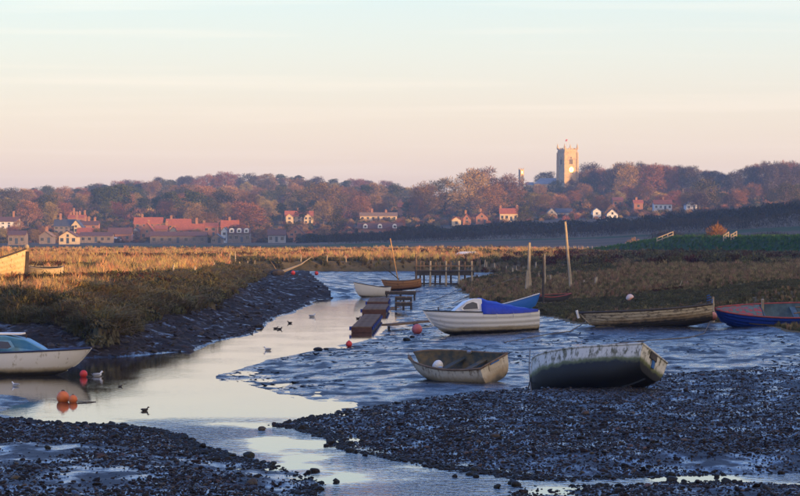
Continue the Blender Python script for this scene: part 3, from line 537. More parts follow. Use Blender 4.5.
# hedges on the shaded rise and along the village edge
def hedge(label, pts, h, w, n, s, m, kind='twig', gap=0.0, seed=0):
    r = random.Random(seed); v = []; f = []; st = MB(); P0 = [Vector((W(p, d), d, 0)) for p, d in pts]; ln = [(b-a).length for a, b in zip(P0, P0[1:])]; tot = sum(ln); org = Vector((P0[0].x, P0[0].y, 0)); q = 0
    ts = np.sort(rng.random(n)*tot); xs = []; 
    cs = np.cumsum([0]+ln); X_ = np.interp(ts, cs, [p.x for p in P0]); Y_ = np.interp(ts, cs, [p.y for p in P0]); Z_ = terrain(X_, Y_); prof = 0.75+.35*fbm(ts*.12+seed*9, ts*0, 3)+.12*fbm(ts*.6, ts*0+seed, 2)
    z0 = float(Z_[0]); org.z = z0
    for t, x, y, z, pf in zip(ts, X_, Y_, Z_, prof):
        if gap and fbm(np.array([t*.08+seed]), np.array([3.3]), 2)[0] < gap-1: continue
        hh = h*pf*r.random()**.7; p = Vector((x+r.gauss(0, w*.25), y+r.gauss(0, w*.4), z+hh))-org
        if kind == 'twig': sliver(v, f, p, Vector((r.gauss(0, .5), r.gauss(0, .5), 1)).normalized(), s*r.uniform(1.5, 3.5), s*.22, r)
        else: leafq(v, f, p, s*r.uniform(.7, 1.4), r)
    e = empty('hedge', org); obj('foliage', mesh('foliage', v, f, m), e)
    for i in range(0, n, max(1, n//60)): st.tube([Vector((X_[i], Y_[i], Z_[i]-.3))-org, Vector((X_[i]+r.uniform(-.5, .5), Y_[i], Z_[i]+h*.75))-org], [.09, .03], 4)
    tag(st.build('stems', m_bark, e), kind='stuff'); return tag(e, label, 'hedge')
hedge('nearest long dark hedge crossing the shaded field', [(330, 1035), (400, 1020), (480, 990), (560, 965), (625, 950)], 4.4, 3, 9000, .36, m_hedge, seed=1)
hedge('taller bushy hedge behind the long field hedge', [(400, 1150), (480, 1120), (560, 1100), (640, 1080)], 5.5, 5, 10000, .40, m_hedgeg, 'leaf', seed=2)
hedge('dark hedge climbing the slope at the right edge', [(610, 985), (690, 930), (760, 890), (840, 860)], 4.4, 4, 9000, .36, m_hedge, seed=3)
hedge('leafy thicket above the climbing hedge', [(640, 1100), (700, 1060), (770, 1010), (840, 980)], 5.0, 7, 9000, .40, m_hedgeg, 'leaf', seed=4)
hedge('topmost hedge on the right brow', [(665, 1230), (720, 1200), (780, 1180), (850, 1150)], 4.5, 5, 8000, .42, m_hedge, seed=5)
hedge('low scrub at the foot of the rise behind the sea wall', [(655, 790), (720, 760), (790, 740), (850, 720)], 3.0, 5, 7000, .33, m_hedge, seed=6)
hedge('dark bushes joining the field hedge to the village', [(300, 1180), (350, 1150), (405, 1130)], 3.6, 4, 5000, .38, m_hedgeg, 'leaf', seed=7)
hedge('low dark garden hedge along the left village edge', [(-30, 1262), (60, 1258), (120, 1255)], 2.2, 3, 5000, .34, m_hedgeg, 'leaf', gap=.75, seed=8)
hedge('low dark garden hedge below the red roofs', [(150, 1258), (220, 1256), (290, 1250)], 2.4, 3, 5000, .34, m_hedgeg, 'leaf', gap=.8, seed=9)
def bush(label, px, d, w, h, m, n=900, s=.14, kind='twig', seed=0):
    r = random.Random(seed); v = []; f = []; st = MB(); x = W(px, d); e = empty('bush', (x, d, tz(x, d)-.05))
    for i in range(n):
        dd = Vector((r.gauss(0, 1), r.gauss(0, 1), abs(r.gauss(0, 1)))).normalized(); k = r.uniform(.45, 1)*(1+.2*math.sin(dd.x*7+seed)*math.cos(dd.y*5)); p = Vector((dd.x*w/2*k, dd.y*w/2*k, dd.z*h*k*.95))
        if kind == 'twig': sliver(v, f, p, (dd+Vector((0, 0, .4))).normalized(), s*r.uniform(1.5, 3), s*.22, r)
        else: leafq(v, f, p, s*r.uniform(.6, 1.3), r)
    obj('foliage', mesh('foliage', v, f, m), e)
    for i in range(7): st.tube([(0, 0, -.1), (r.gauss(0, w*.2), r.gauss(0, w*.2), h*.7)], [.06, .02], 4)
    tag(st.build('stems', m_bark, e), kind='stuff'); return tag(e, label, 'bush')
m_oran = mat('orange_twigs', (0.36, 0.17, 0.05), (0.24, 0.11, 0.04), 1, .9, spec=.1)
bush('round orange bush glowing on the sea wall', 717, 553, 3.9, 2.5, m_oran, 1500, .2, seed=1)
bush('brown bush left of the wooden ramp rail', 634, 640, 4.6, 3.0, m_twig2, 1500, .2, seed=2)
bush('dark bush right of the brown bush', 645, 650, 2.2, 2.2, m_hedgeg, 900, .2, 'leaf', seed=3)
bush('dark bush behind the wooden ramp rail', 688, 600, 3.2, 3.0, m_hedge, 1200, .2, seed=4)

# undergrowth that fills the wooded slopes
def twiggy(m, seed, n=260):
    r = random.Random(seed); v = []; f = []
    for i in range(n):
        d = Vector((r.gauss(0, 1), r.gauss(0, 1), abs(r.gauss(0, .9)))).normalized(); sliver(v, f, Vector((d.x*2.2, d.y*2.2, d.z*2.2))*r.uniform(.35, 1), (d+Vector((0, 0, .5))).normalized(), r.uniform(.5, 1.1), .09, r)
    return proto('undergrowth', v, f, m)
n = 9000; u = rng.uniform(-.17, .17, n); Y = rng.uniform(1420, 2650, n); X = u*Y; Z = terrain(X, Y); n = len(X)
s = rng.uniform(.8, 1.7, n)*np.where(Y < 1600, .6, 1)
pr = [twiggy(m_twig, 1), twiggy(m_twig, 2), twiggy(m_twigd, 3), twiggy(m_twig2, 4)]
for i in range(3):
    q = leafy(m_ever, 200, 2.2, 2.4, .24, 90+i); pr.append(q)
scatter('woodland_undergrowth', np.stack([X, Y, Z], -1), np.stack([X*0, X*0, rng.uniform(0, 6.28, n)], -1), np.stack([s, s, s*1.1], -1), pr, 'mass of scrub and saplings filling the wooded hills', 'undergrowth')
n = 2600; X = rng.uniform(-.16, .0, n); Y = rng.uniform(1238, 1440, n); X = X*Y; Z = terrain(X, Y); s = rng.uniform(.3, .75, n)
scatter('garden_shrubs', np.stack([X, Y, Z], -1), np.stack([X*0, X*0, rng.uniform(0, 6.28, n)], -1), np.stack([s, s, s], -1), [twiggy(m_twigd, 13), twiggy(m_twig, 14), leafy(m_ever, 200, 2.2, 2.4, .24, 95)], 'scrub and garden shrubs between the village houses', 'shrubs')
# ------------------------------------------------------------------ village
m_glass = mat('window_glass', (0.02, 0.025, 0.03), rough=0.08, spec=0.8)
m_wframe = mat('white_paint', (0.78, 0.77, 0.74), (0.66, 0.65, 0.62), 8, 0.5)
m_wfr2 = mat('weathered_frame', (0.30, 0.27, 0.24), (0.22, 0.2, 0.18), 8, 0.6)
WALLS = {'white': mat('white_render', (0.74, 0.73, 0.70), (0.62, 0.61, 0.58), 1.2, 0.8), 'cream': mat('cream_render', (0.66, 0.52, 0.32), (0.58, 0.44, 0.27), 1.2, 0.85), 'flint': mat('flint_wall', (0.16, 0.13, 0.11), (0.24, 0.19, 0.16), 2.5, 0.85, .5),
         'brick': mat('brick_wall', (0.30, 0.13, 0.08), (0.38, 0.19, 0.12), 2.0, 0.85, .4), 'grey': mat('grey_render', (0.33, 0.33, 0.34), (0.25, 0.25, 0.26), 1, 0.85)}
ROOFS = {'red': mat('red_pantiles', (0.50, 0.135, 0.05), (0.36, 0.095, 0.04), 1.3, 0.85, .5, 9), 'brown': mat('brown_tiles', (0.17, 0.075, 0.05), (0.12, 0.06, 0.045), 1.2, 0.85, .5, 9), 'slate': mat('slate_roof', (0.055, 0.06, 0.075), (0.08, 0.085, 0.10), 1.3, 0.6, .3, 9), 'tan': mat('tan_tiles', (0.30, 0.19, 0.10), (0.22, 0.13, 0.075), 1.3, 0.85, .5, 9)}
m_brick2 = mat('chimney_brick', (0.40, 0.20, 0.11), (0.30, 0.14, 0.08), 3, 0.9, .3); m_pot = mat('chimney_pot', (0.50, 0.27, 0.15), rough=.8); m_door = mat('door_paint', (0.05, 0.07, 0.10), rough=.5)
def dist_for(px, yb):
    ds = np.linspace(1000, 2300, 400); rows = YH-(far_z(W(px, ds), ds)-HC)/ds*F; k = np.where(rows <= yb)[0]; return float(ds[k[0]]) if len(k) else 2000.0
def house(label, x0, x1, yr, ye, yb, wall, roof, gable=False, chim=(), win=(2, 3), name='house', d=None, arch=0, rot=0.0, dep=None):
    pc = (x0+x1)/2; d = d or dist_for(pc, yb+1.0); k = d/F; w = (x1-x0)*k; zb = ZR(yb, d); zt = ZR(yr, d)-zb; ze = ZR(ye, d)-zb; xc = W(pc, d); g = tz(xc, d)-zb; dp = dep or (9.0 if not gable else 12.0)
    e = empty(name, (xc, d+dp/2, zb), (0, 0, rot)); b = MB(); hw, hd = w/2, dp/2; lo = min(-.5, g-1.0)
    b.box((0, 0, (ze+lo)/2), (w, dp, ze-lo))
    if gable: b.add([(-hw, -hd, ze), (hw, -hd, ze), (0, -hd, zt)], [(0, 1, 2)]); b.add([(-hw, hd, ze), (hw, hd, ze), (0, hd, zt)], [(1, 0, 2)])
    else: b.add([(-hw, -hd, ze), (-hw, hd, ze), (-hw, 0, zt)], [(1, 0, 2)]); b.add([(hw, -hd, ze), (hw, hd, ze), (hw, 0, zt)], [(0, 1, 2)])
    b.build('wall', WALLS[wall], e); r = MB(); o = .35; th = .16
    if gable:
        sl = (zt-ze)/hw
        for s in (-1, 1):
            q = [(s*(hw+o), -hd-o, ze-o*sl), (s*(hw+o), hd+o, ze-o*sl), (0, hd+o, zt+.02), (0, -hd-o, zt+.02)]; q2 = [(x, y, z+th) for x, y, z in q]
            r.add(q+q2, [(0, 1, 2, 3), (7, 6, 5, 4), (0, 4, 5, 1), (1, 5, 6, 2), (2, 6, 7, 3), (3, 7, 4, 0)])
    else:
        sl = (zt-ze)/hd
        for s in (-1, 1):
            q = [(-hw-o, s*(hd+o), ze-o*sl), (hw+o, s*(hd+o), ze-o*sl), (hw+o, 0, zt+.02), (-hw-o, 0, zt+.02)]; q2 = [(x, y, z+th) for x, y, z in q]
            r.add(q+q2, [(0, 1, 2, 3), (7, 6, 5, 4), (0, 4, 5, 1), (1, 5, 6, 2), (2, 6, 7, 3), (3, 7, 4, 0)])
    ro = r.build('roof', ROOFS[roof], e)
    for cx, cy in chim:
        c = MB(); x = W(cx, d)-xc; zc = ZR(cy, d)-zb; c.box((x, 0, (zc+ze)/2), (1.0, .9, zc-ze)); c.box((x, 0, zc+.06), (1.2, 1.1, .2))
        ch = c.build('chimney', m_brick2, e)
        for q in (-.25, .25): MB().tube([(x+q, 0, zc), (x+q, 0, zc+.6)], [.16, .12], 7).build('chimney_pot', m_pot, ch)
    rows_, cols = win; hh = ze/max(rows_, 1)
    for i in range(rows_):
        for j in range(cols):
            x = -hw+w*(j+.5)/cols; z = hh*(i+.52)
            if i == 0 and j == cols//2 and cols > 1: MB().box((x, -hd-.03, 1.05), (1.0, .1, 2.1)).build('door', m_door, e); continue
            ww, wh = min(1.1, w/cols*.5), min(1.3, hh*.5); wo = MB().box((x, -hd-.03, z), (ww+.12, .08, wh+.12)).build('window', m_wframe if wall == 'white' else m_wfr2, e)
            for sx_ in (-1, 1): MB().box((x+sx_*ww*.26, -hd-.075, z), (ww*.44, .03, wh*.92)).build('pane', m_glass, wo)
    if gable and zt-ze > 1.8:
        wo = MB().box((0, -hd-.03, ze+.3), (.9, .08, 1.1)).build('window', m_wfr2, e); MB().box((0, -hd-.075, ze+.3), (.7, .03, .9)).build('pane', m_glass, wo)
    for i in range(arch):                                  # white gabled or arched dormers
        x = -hw+w*(i+.5)/arch; zz = ze+(zt-ze)*.05; yy = -hd-.15; aw = .95; pts = [(x-aw, zz), (x+aw, zz), (x+aw, zz+1.0)]+[(x+aw*math.cos(a), zz+1.0+aw*.95*math.sin(a)) for a in np.linspace(.3, 2.84, 6)]+[(x-aw, zz+1.0)]
        n = len(pts); b = MB(); b.add([(p[0], yy, p[1]) for p in pts]+[(p[0], yy+3, p[1]) for p in pts], [tuple(range(n)), tuple(range(2*n-1, n-1, -1))]+[(q, q+n, (q+1) % n+n, (q+1) % n) for q in range(n)])
        do = b.build('dormer', m_wframe, e); MB().box((x, yy-.03, zz+.75), (.9, .06, .9)).build('pane', m_glass, do)
    return tag(e, label, 'house', 'houses of the village')
H_ = house
H_('white walled house at the far left with tall chimney', -6, 18, 217, 221.5, 229, 'white', 'brown', chim=[(12.5, 212)], win=(2, 4))
H_('low flint cottage with faded red roof at far left', 8, 25, 231, 235, 244, 'flint', 'brown', win=(1, 3))
H_('small flint house with a central chimney left of the yellow gable', 39, 52, 231.5, 236, 243, 'flint', 'tan', gable=True, chim=[(45, 228)], win=(1, 2))
H_('large slate roofed house with a sunlit gable end', 54, 74, 219.5, 226, 234, 'flint', 'slate', chim=[(59.5, 214.5)], win=(2, 4))
H_('tall cream gable with a chimney beside the slate roof', 70, 82, 220, 227, 234, 'cream', 'slate', gable=True, chim=[(75.5, 212.5)], win=(1, 1))
H_('red roof with four chimneys above the slate roofed house', 68, 85, 215, 218, 224, 'brick', 'red', chim=[(70, 213), (73, 209), (79, 212), (84, 211)], win=(1, 2))
H_('brick house with three tall chimneys right of the cream gable', 80, 98, 221, 225, 233, 'brick', 'brown', chim=[(84.5, 217.5), (88, 217.5), (94, 218)], win=(2, 2))
H_('yellow gable fronted house lit by the sun', 59, 76.5, 231, 236.5, 243.5, 'cream', 'brown', gable=True, win=(1, 3))
H_('red hipped cottage right of the yellow gable', 77, 92, 228, 233, 239, 'brick', 'red', win=(1, 2))
H_('long low dark terrace left of the marquee', 80, 112, 232.5, 236, 242, 'flint', 'brown', win=(1, 5))
H_('dark roofed house left of the white gable wall', 108, 131, 228, 234, 241.5, 'brick', 'brown', chim=[(122.5, 231)], win=(1, 3))
H_('house with a pale white gable wall beside marquee', 130, 141, 228, 234, 239, 'white', 'brown', gable=True, win=(1, 1))
H_('orange brick gable behind the white gable wall', 140, 154, 223, 232, 239, 'brick', 'red', gable=True, chim=[(147.5, 221)], win=(1, 2))
H_('red pantiled house with a wide chimney at its left', 134, 162, 217.5, 223.5, 232, 'brick', 'red', chim=[(141.5, 215)], win=(2, 4))
H_('red pantiled house between the two chimneyed roofs', 155, 167, 225.5, 229, 238, 'brick', 'red', chim=[(166, 222)], win=(1, 2))
H_('red pantiled house with chimney left of the cream gable', 166, 190, 219, 225, 232, 'brick', 'red', chim=[(170.5, 216.5)], win=(2, 3))
H_('small cream gable tucked under the red roofs', 169, 178, 227, 231, 237, 'cream', 'red', gable=True, win=(1, 1))
H_('broad red roofed house at the end of the red row', 177, 203, 224, 230, 238, 'brick', 'red', chim=[(196, 219)], win=(2, 3))
H_('dim brown terrace in front of the red row', 150, 206, 232, 236, 243, 'flint', 'brown', win=(1, 7))
H_('red roof left of the house with arched dormers', 203, 217, 223, 227, 237, 'brick', 'red', chim=[(203.5, 221.5)], win=(2, 2))
H_('tall red roofed house with one chimney over the dormers', 221, 238, 220.5, 227, 236, 'brick', 'red', chim=[(219, 222), (229, 218)], win=(2, 3))
H_('dark roofed house with three white arched dormers', 228, 250, 228.5, 233, 242, 'flint', 'brown', arch=3, win=(1, 4))
H_('narrow slate gable left of the arched dormers', 221, 227.5, 227.5, 231, 242, 'white', 'slate', gable=True, win=(2, 1))
H_('small pale gable at the field edge left of arched dormers', 211, 222, 234, 238, 243, 'flint', 'slate', gable=True, win=(1, 2))
H_('grey house with a pale gable right of round evergreen', 268, 285, 230, 235, 242, 'grey', 'brown', win=(1, 3))
H_('brown gabled house below the big lit house', 288, 303, 226, 232.5, 241, 'brick', 'brown', gable=True, win=(2, 2))
H_('big house with lit cream walls and red roof', 285, 313, 211, 216, 224, 'cream', 'red', chim=[(298, 209)], win=(2, 5), d=1560)
H_('cream bay gable on the left of the big lit house', 286, 293, 213.5, 216.5, 224, 'cream', 'red', gable=True, win=(2, 1), d=1552, dep=6)
H_('cream bay gable on the right of the big lit house', 304, 312, 213.5, 216.5, 224, 'cream', 'red', gable=True, win=(2, 2), d=1552, dep=6)
H_('long low house with lit cream walls on the hillside', 360, 397, 212.5, 216, 220.5, 'cream', 'tan', chim=[(372, 209.5), (386, 210.5)], win=(1, 7), d=1560)
H_('dark red roofed row with three white gabled dormers', 358, 402, 223, 228.5, 236, 'brick', 'brown', arch=3, win=(1, 5))
H_('red roof glimpsed between trees right of the long house', 398, 408, 203, 207, 212, 'brick', 'red', chim=[(400.5, 200)], win=(1, 1), d=1640)
H_('small cream gable under the sunlit tan trees', 452, 461, 217, 220, 226, 'cream', 'red', gable=True, win=(1, 1), d=1420)
H_('narrow orange house with chimney below the tan trees', 463, 471, 214, 219, 225, 'brick', 'red', gable=True, chim=[(466, 211)], win=(1, 1), d=1430)
H_('brick cottage left of the red barn', 476, 488, 212, 217, 224, 'brick', 'brown', gable=True, chim=[(481, 209.5)], win=(1, 2), d=1430)
H_('long red roofed barn house with two chimneys', 500, 518, 208.5, 213.5, 221, 'cream', 'red', chim=[(501, 206.5), (517.5, 206)], win=(1, 4), d=1430)
H_('red roof with chimney directly below the church nave', 550, 560, 201, 204, 210, 'brick', 'red', chim=[(555, 198)], win=(1, 2), d=1640)
H_('grey slate gable below the church', 547, 557, 208, 213, 220, 'grey', 'slate', gable=True, win=(1, 1), d=1500)
H_('long slate roof below the church', 556, 572, 208.5, 212.5, 219, 'grey', 'slate', win=(1, 3), d=1520)
H_('white gabled house right of the slate roofs', 593, 601, 208, 211, 216, 'white', 'slate', gable=True, win=(1, 1), d=1450)
H_('white gabled house at the hedge end', 607, 618, 209, 214, 220, 'white', 'brown', gable=True, win=(1, 2), d=1350)
H_('small red roof under the tall bare wood', 613, 623, 197.5, 200, 206, 'brick', 'red', win=(1, 2), d=1640)
H_('small red roof left of the longer red roof', 634, 643, 200, 203, 209, 'brick', 'red', chim=[(637, 198)], win=(1, 1), d=1560)
H_('longer red roof with white end below the wood', 654, 672, 200, 204, 210, 'white', 'red', chim=[(664, 198)], win=(1, 4), d=1520)
H_('white cottage gables at the right of the village', 686, 697, 201, 204.5, 210, 'white', 'brown', gable=True, win=(1, 2), d=1500)
# marquee
d = dist_for(115, 242.5); x = W(115, d); e = empty('marquee', (x, d, ZR(242.5, d))); m_canvas = mat('white_canvas', (0.72, 0.74, 0.78), (0.62, 0.64, 0.68), 1, .7)
w = 6.6/2*1.0
b = MB(); b.add([(-3.1, -2, 1.1), (3.1, -2, 1.1), (3.1, 2, 1.1), (-3.1, 2, 1.1), (-.4, 0, 2.3), (.4, 0, 2.3)], [(0, 1, 5, 4), (1, 2, 5), (2, 3, 4, 5), (3, 0, 4)]); b.build('canopy', m_canvas, e)
MB().box((0, 0, .5), (6, 3.8, 1.19)).build('side_wall', m_canvas, e)
for sx_ in (-1, 1):
    for sy_ in (-1, 1): MB().tube([(sx_*3.05, sy_*1.96, -.4), (sx_*3.05, sy_*1.96, 1.1)], .06, 6).build('pole', m_wframe, e)
tag(e, 'white canvas marquee in front of the dark roofs', 'marquee')
# ------------------------------------------------------------------ church
m_stone = mat('church_stone', (0.50, 0.36, 0.20), (0.62, 0.44, 0.25), .5, .9, .5, 2.5, c3=(.40, .30, .20)); m_lead = mat('lead_roof', (0.20, 0.22, 0.25), (0.26, 0.28, 0.31), .6, .45); m_gold2 = mat('gilded_clock', (0.75, 0.48, 0.12), rough=.3, metal=.9); m_louv = mat('louvre', (0.05, 0.045, 0.04), rough=.8); m_flag = mat('flag_cloth', (0.12, 0.13, 0.2), (0.5, 0.1, .1), 1.2, .8)
d = 2000.0; px = 567.5; x = W(px, d); zb = tz(x, d)-1; zt = ZR(149.5, d)-zb; S = 9.6; e = empty('church_tower', (x, d, zb), (0, 0, R(26)))
# broad face normal is local -Y turned towards the sun side
MB().box((0, 0, zt/2), (S, S, zt)).build('wall', m_stone, e)
for zc in (zt*.30, zt*.52, zt*.78, zt-1.4): MB().box((0, 0, zc), (S+.5, S+.5, .45)).build('string_course', m_stone, e)
for i in range(4):
    a = i*math.pi/2; c, s_ = math.cos(a), math.sin(a)
    for j in range(7):
        if j % 2 == 0: q = -S/2+S*(j+.5)/7; MB().box((q*c-(-S/2+.2)*s_, q*s_+(-S/2+.2)*c, zt+.45), (S/7 if i % 2 == 0 else .42, .42 if i % 2 == 0 else S/7, .9)).build('merlon', m_stone, e)
    for q in (-1, 1):
        u = q*S*.5; b = MB()
        for (h0, h1, wd) in ((0, .45, 1.5), (.45, .75, 1.1), (.75, .93, .7)): b.box(((u)*c+(S/2)*s_, u*s_-(S/2)*c, zt*(h0+h1)/2), (1.3, wd, zt*(h1-h0)) if i % 2 == 0 else (wd, 1.3, zt*(h1-h0)))
        b.build('buttress', m_stone, e)
    MB().box((S/2*c-S/2*s_, S/2*s_+S/2*c, zt+.9), (.9, .9, 1.9)).add([(S/2*c-S/2*s_+p[0], S/2*s_+S/2*c+p[1], zt+p[2]) for p in ((-.4, -.4, 1.84), (.4, -.4, 1.84), (.4, .4, 1.84), (-.4, .4, 1.84), (0, 0, 4.2))], [(0, 1, 4), (1, 2, 4), (2, 3, 4), (3, 0, 4)]).build('pinnacle', m_stone, e)
def arch_win(e, cx, zc, w, h, face, m1, m2, n=2):
    # face: 0 -> local -Y, 1 -> local -X
    def T(a, dpt, z): return (a, -S/2-dpt, z) if face == 0 else (-S/2-dpt, -a, z)
    pts = [(-w/2, 0), (w/2, 0), (w/2, h*.6), (w*.28, h*.85), (0, h), (-w*.28, h*.85), (-w/2, h*.6)]
    def slab(sc, d0, d1): 
        b = MB(); k = len(pts); zz = lambda p: zc+(p[1]-h/2)*sc
        b.add([T(cx+p[0]*sc, d1, zz(p)) for p in pts]+[T(cx+p[0]*sc, d0, zz(p)) for p in pts], [tuple(range(k)), tuple(range(2*k-1, k-1, -1))]+[(i, i+k, (i+1) % k+k, (i+1) % k) for i in range(k)]); return b
    wo = slab(1.0, -.1, .12).build('window', m1, e); slab(.82, 0, .18).build('pane', m2, wo)
    for i in range(n):
        q = -w/2*.82+w*.82*(i+1)/(n+1); MB().box(T(cx+q, .2, zc-h*.05), (.18, .1, h*.75) if face == 0 else (.1, .18, h*.75)).build('mullion', m1, wo)
arch_win(e, 0, ZR(160.5, d)-zb, 2.6, 6.2, 0, m_stone, m_louv); arch_win(e, 0, ZR(160.5, d)-zb, 2.6, 6.2, 1, m_stone, m_louv); arch_win(e, 0, ZR(181, d)-zb, 3.4, 6.5, 0, m_stone, m_glass, 3)
zc = ZR(169.8, d)-zb; k = 20; b = MB(); b.add([(0, -S/2-.42, zc)]+[(1.75*math.cos(2*math.pi*i/k), -S/2-.42, zc+1.75*math.sin(2*math.pi*i/k)) for i in range(k)]+[(1.75*math.cos(2*math.pi*i/k), -S/2+.1, zc+1.75*math.sin(2*math.pi*i/k)) for i in range(k)], [(0, 1+i, 1+(i+1) % k) for i in range(k)]+[(1+i, 1+k+i, 1+k+(i+1) % k, 1+(i+1) % k) for i in range(k)])
ck = b.build('clock_face', m_gold2, e)
for a, l_ in ((.5, 1.3), (2.6, .9)): MB().box((math.sin(a)*l_/2, -S/2-.46, zc+math.cos(a)*l_/2), (.14, .05, l_), (0, a, 0)).build('clock_hand', m_louv, ck)
MB().tube([(0, 0, zt-.5), (0, 0, zt+7.2)], [.22, .1], 7).build('flagpole', m_wframe, e)
fl = MB(); fv = [(-.1-.42*i, .25*math.sin(i*1.1), zt+7.0-.35*i*.4-j*1.3) for j in range(2) for i in range(5)]; fl.add(fv, [(i, i+1, i+6, i+5) for i in range(4)]).build('flag', m_flag, e)
tag(e, 'square stone church tower with gold clock and flag', 'church tower')
d2 = 2012.0; x0, x1 = W(533.5, d2), W(558, d2); zg = ZR(191, d2); e = empty('church_nave', ((x0+x1)/2, d2, zg)); w = x1-x0; hh = ZR(184, d2)-zg; ht = ZR(178.3, d2)-zg
MB().box((0, 0, hh/2-.6), (w, 12, hh+1.2)).add([(-w/2, -6, hh), (-w/2, 6, hh), (-w/2, 0, ht)], [(1, 0, 2)]).build('wall', m_stone, e)
b = MB(); b.add([(-w/2-.3, -6.4, hh-.1), (w/2, -6.4, hh-.1), (w/2, 0, ht+.1), (-w/2+4.5, 0, ht+.1), (-w/2-.3, 6.4, hh-.1), (w/2, 6.4, hh-.1)], [(0, 1, 2, 3), (5, 4, 3, 2), (4, 0, 3)]).build('roof', m_lead, e)
for i in range(6):
    wo = MB().box((-w/2+w*(i+.5)/6, -6.05, hh*.55), (1.3, .14, 2.6)).build('window', m_stone, e); MB().box((-w/2+w*(i+.5)/6, -6.14, hh*.55), (.95, .1, 2.2)).build('pane', m_glass, wo)
MB().box((-w/2-2.6, 0, hh*.35), (5.2, 8, hh*.7+1)).build('chancel_wall', m_stone, e); MB().add([(-w/2-5.4, -4.3, hh*.85), (-w/2, -4.3, hh*.85), (-w/2, 0, hh*1.25), (-w/2-5.4, 0, hh*1.25), (-w/2-5.4, 4.3, hh*.85), (-w/2, 4.3, hh*.85)], [(0, 1, 2, 3), (3, 2, 5, 4)]).build('chancel_roof', m_lead, e)
tag(e, 'long church nave with grey lead roof left of the tower', 'church')
d2 = 2008.0; x = W(521.2, d2); zb = tz(x, d2)-1; h = ZR(169.5, d2)-zb; e = empty('church_turret', (x, d2, zb), (0, 0, R(26)))
MB().box((0, 0, h/2), (2.6, 2.6, h)).build('wall', m_stone, e)
MB().box((0, 0, h*.8), (3.0, 3.0, .3)).build('string_course', m_stone, e)
for sx_ in (-1, 1):
    for sy_ in (-1, 1): MB().box((sx_*1.15, sy_*1.15, h+.4), (.5, .5, 1.2), None, .6).build('pinnacle', m_stone, e)
MB().box((0, -1.31, h*.9), (1.0, .08, 1.5)).build('window', m_gold2, e); MB().box((0, -1.31, h*.45), (.8, .08, 3.0)).build('window', m_louv, e)
tag(e, 'slim square church turret at the chancel end', 'church turret')
# ------------------------------------------------------------------ boats and creek furniture
def G(px, py, z0=None):                         # where the line of sight through a photo pixel meets the ground or water
    ds = 1/np.linspace(1/45, 1/900, 2600); z = np.maximum(terrain(W(px, ds), ds), 0.0); rows = YH-(z-HC)/ds*F
    k = np.where(rows <= py)[0]; d = float(ds[k[0]]) if len(k) else 400.0; return W(px, d), d, float(max(tz(W(px, d), d), 0))
def hullmat(name, top, mid, low, z1, z2, rough=.5, nscale=2.5, amt=.10, dirt=(.10, .085, .05), dthr=.60, grain=(1, 1, .45)):
    m = bpy.data.materials.new(name); m.use_nodes = True; n, l = m.node_tree.nodes, m.node_tree.links; b = n['Principled BSDF']; b.inputs['Roughness'].default_value = rough
    t = n.new('ShaderNodeTexCoord'); s = n.new('ShaderNodeSeparateXYZ'); l.new(t.outputs['Object'], s.inputs[0])
    a = n.new('ShaderNodeTexNoise'); a.inputs['Scale'].default_value = nscale; a.inputs['Detail'].default_value = 7; a.inputs['Roughness'].default_value = .65; l.new(t.outputs['Object'], a.inputs[0])
    q = n.new('ShaderNodeMath'); q.operation = 'MULTIPLY_ADD'; l.new(a.outputs[0], q.inputs[0]); q.inputs[1].default_value = amt*4; l.new(s.outputs[2], q.inputs[2])
    r = n.new('ShaderNodeMapRange'); l.new(q.outputs[0], r.inputs[0]); r.inputs[1].default_value = z1+amt*2; r.inputs[2].default_value = z2+amt*2
    c = n.new('ShaderNodeValToRGB'); l.new(r.outputs[0], c.inputs[0]); c.color_ramp.elements[0].color = (*low, 1); c.color_ramp.elements[1].color = (*top, 1); e = c.color_ramp.elements.new(.45); e.color = (*mid, 1); c.color_ramp.elements[0].position = .08; c.color_ramp.elements[-1].position = .8
    d = n.new('ShaderNodeTexNoise'); d.inputs['Scale'].default_value = nscale*2.6; d.inputs['Detail'].default_value = 8; d.inputs['Roughness'].default_value = .7
    mp_ = n.new('ShaderNodeMapping'); mp_.inputs['Scale'].default_value = grain; l.new(t.outputs['Object'], mp_.inputs[0]); l.new(mp_.outputs[0], d.inputs[0])
    dr = n.new('ShaderNodeMapRange'); l.new(d.outputs[0], dr.inputs[0]); dr.inputs[1].default_value = dthr-.04; dr.inputs[2].default_value = dthr+.08
    mx = n.new('ShaderNodeMix'); mx.data_type = 'RGBA'; dm_ = n.new('ShaderNodeMath'); dm_.operation = 'MULTIPLY'; l.new(dr.outputs[0], dm_.inputs[0]); l.new(r.outputs[0], dm_.inputs[1]); l.new(dm_.outputs[0], mx.inputs[0]); l.new(c.outputs[0], mx.inputs[6]); mx.inputs[7].default_value = (*dirt, 1); l.new(mx.outputs[2], b.inputs['Base Color'])
    bp = n.new('ShaderNodeBump'); bp.inputs['Strength'].default_value = .35; bp.inputs['Distance'].default_value = .02; l.new(d.outputs[0], bp.inputs['Height']); l.new(bp.outputs[0], b.inputs['Normal']); return m
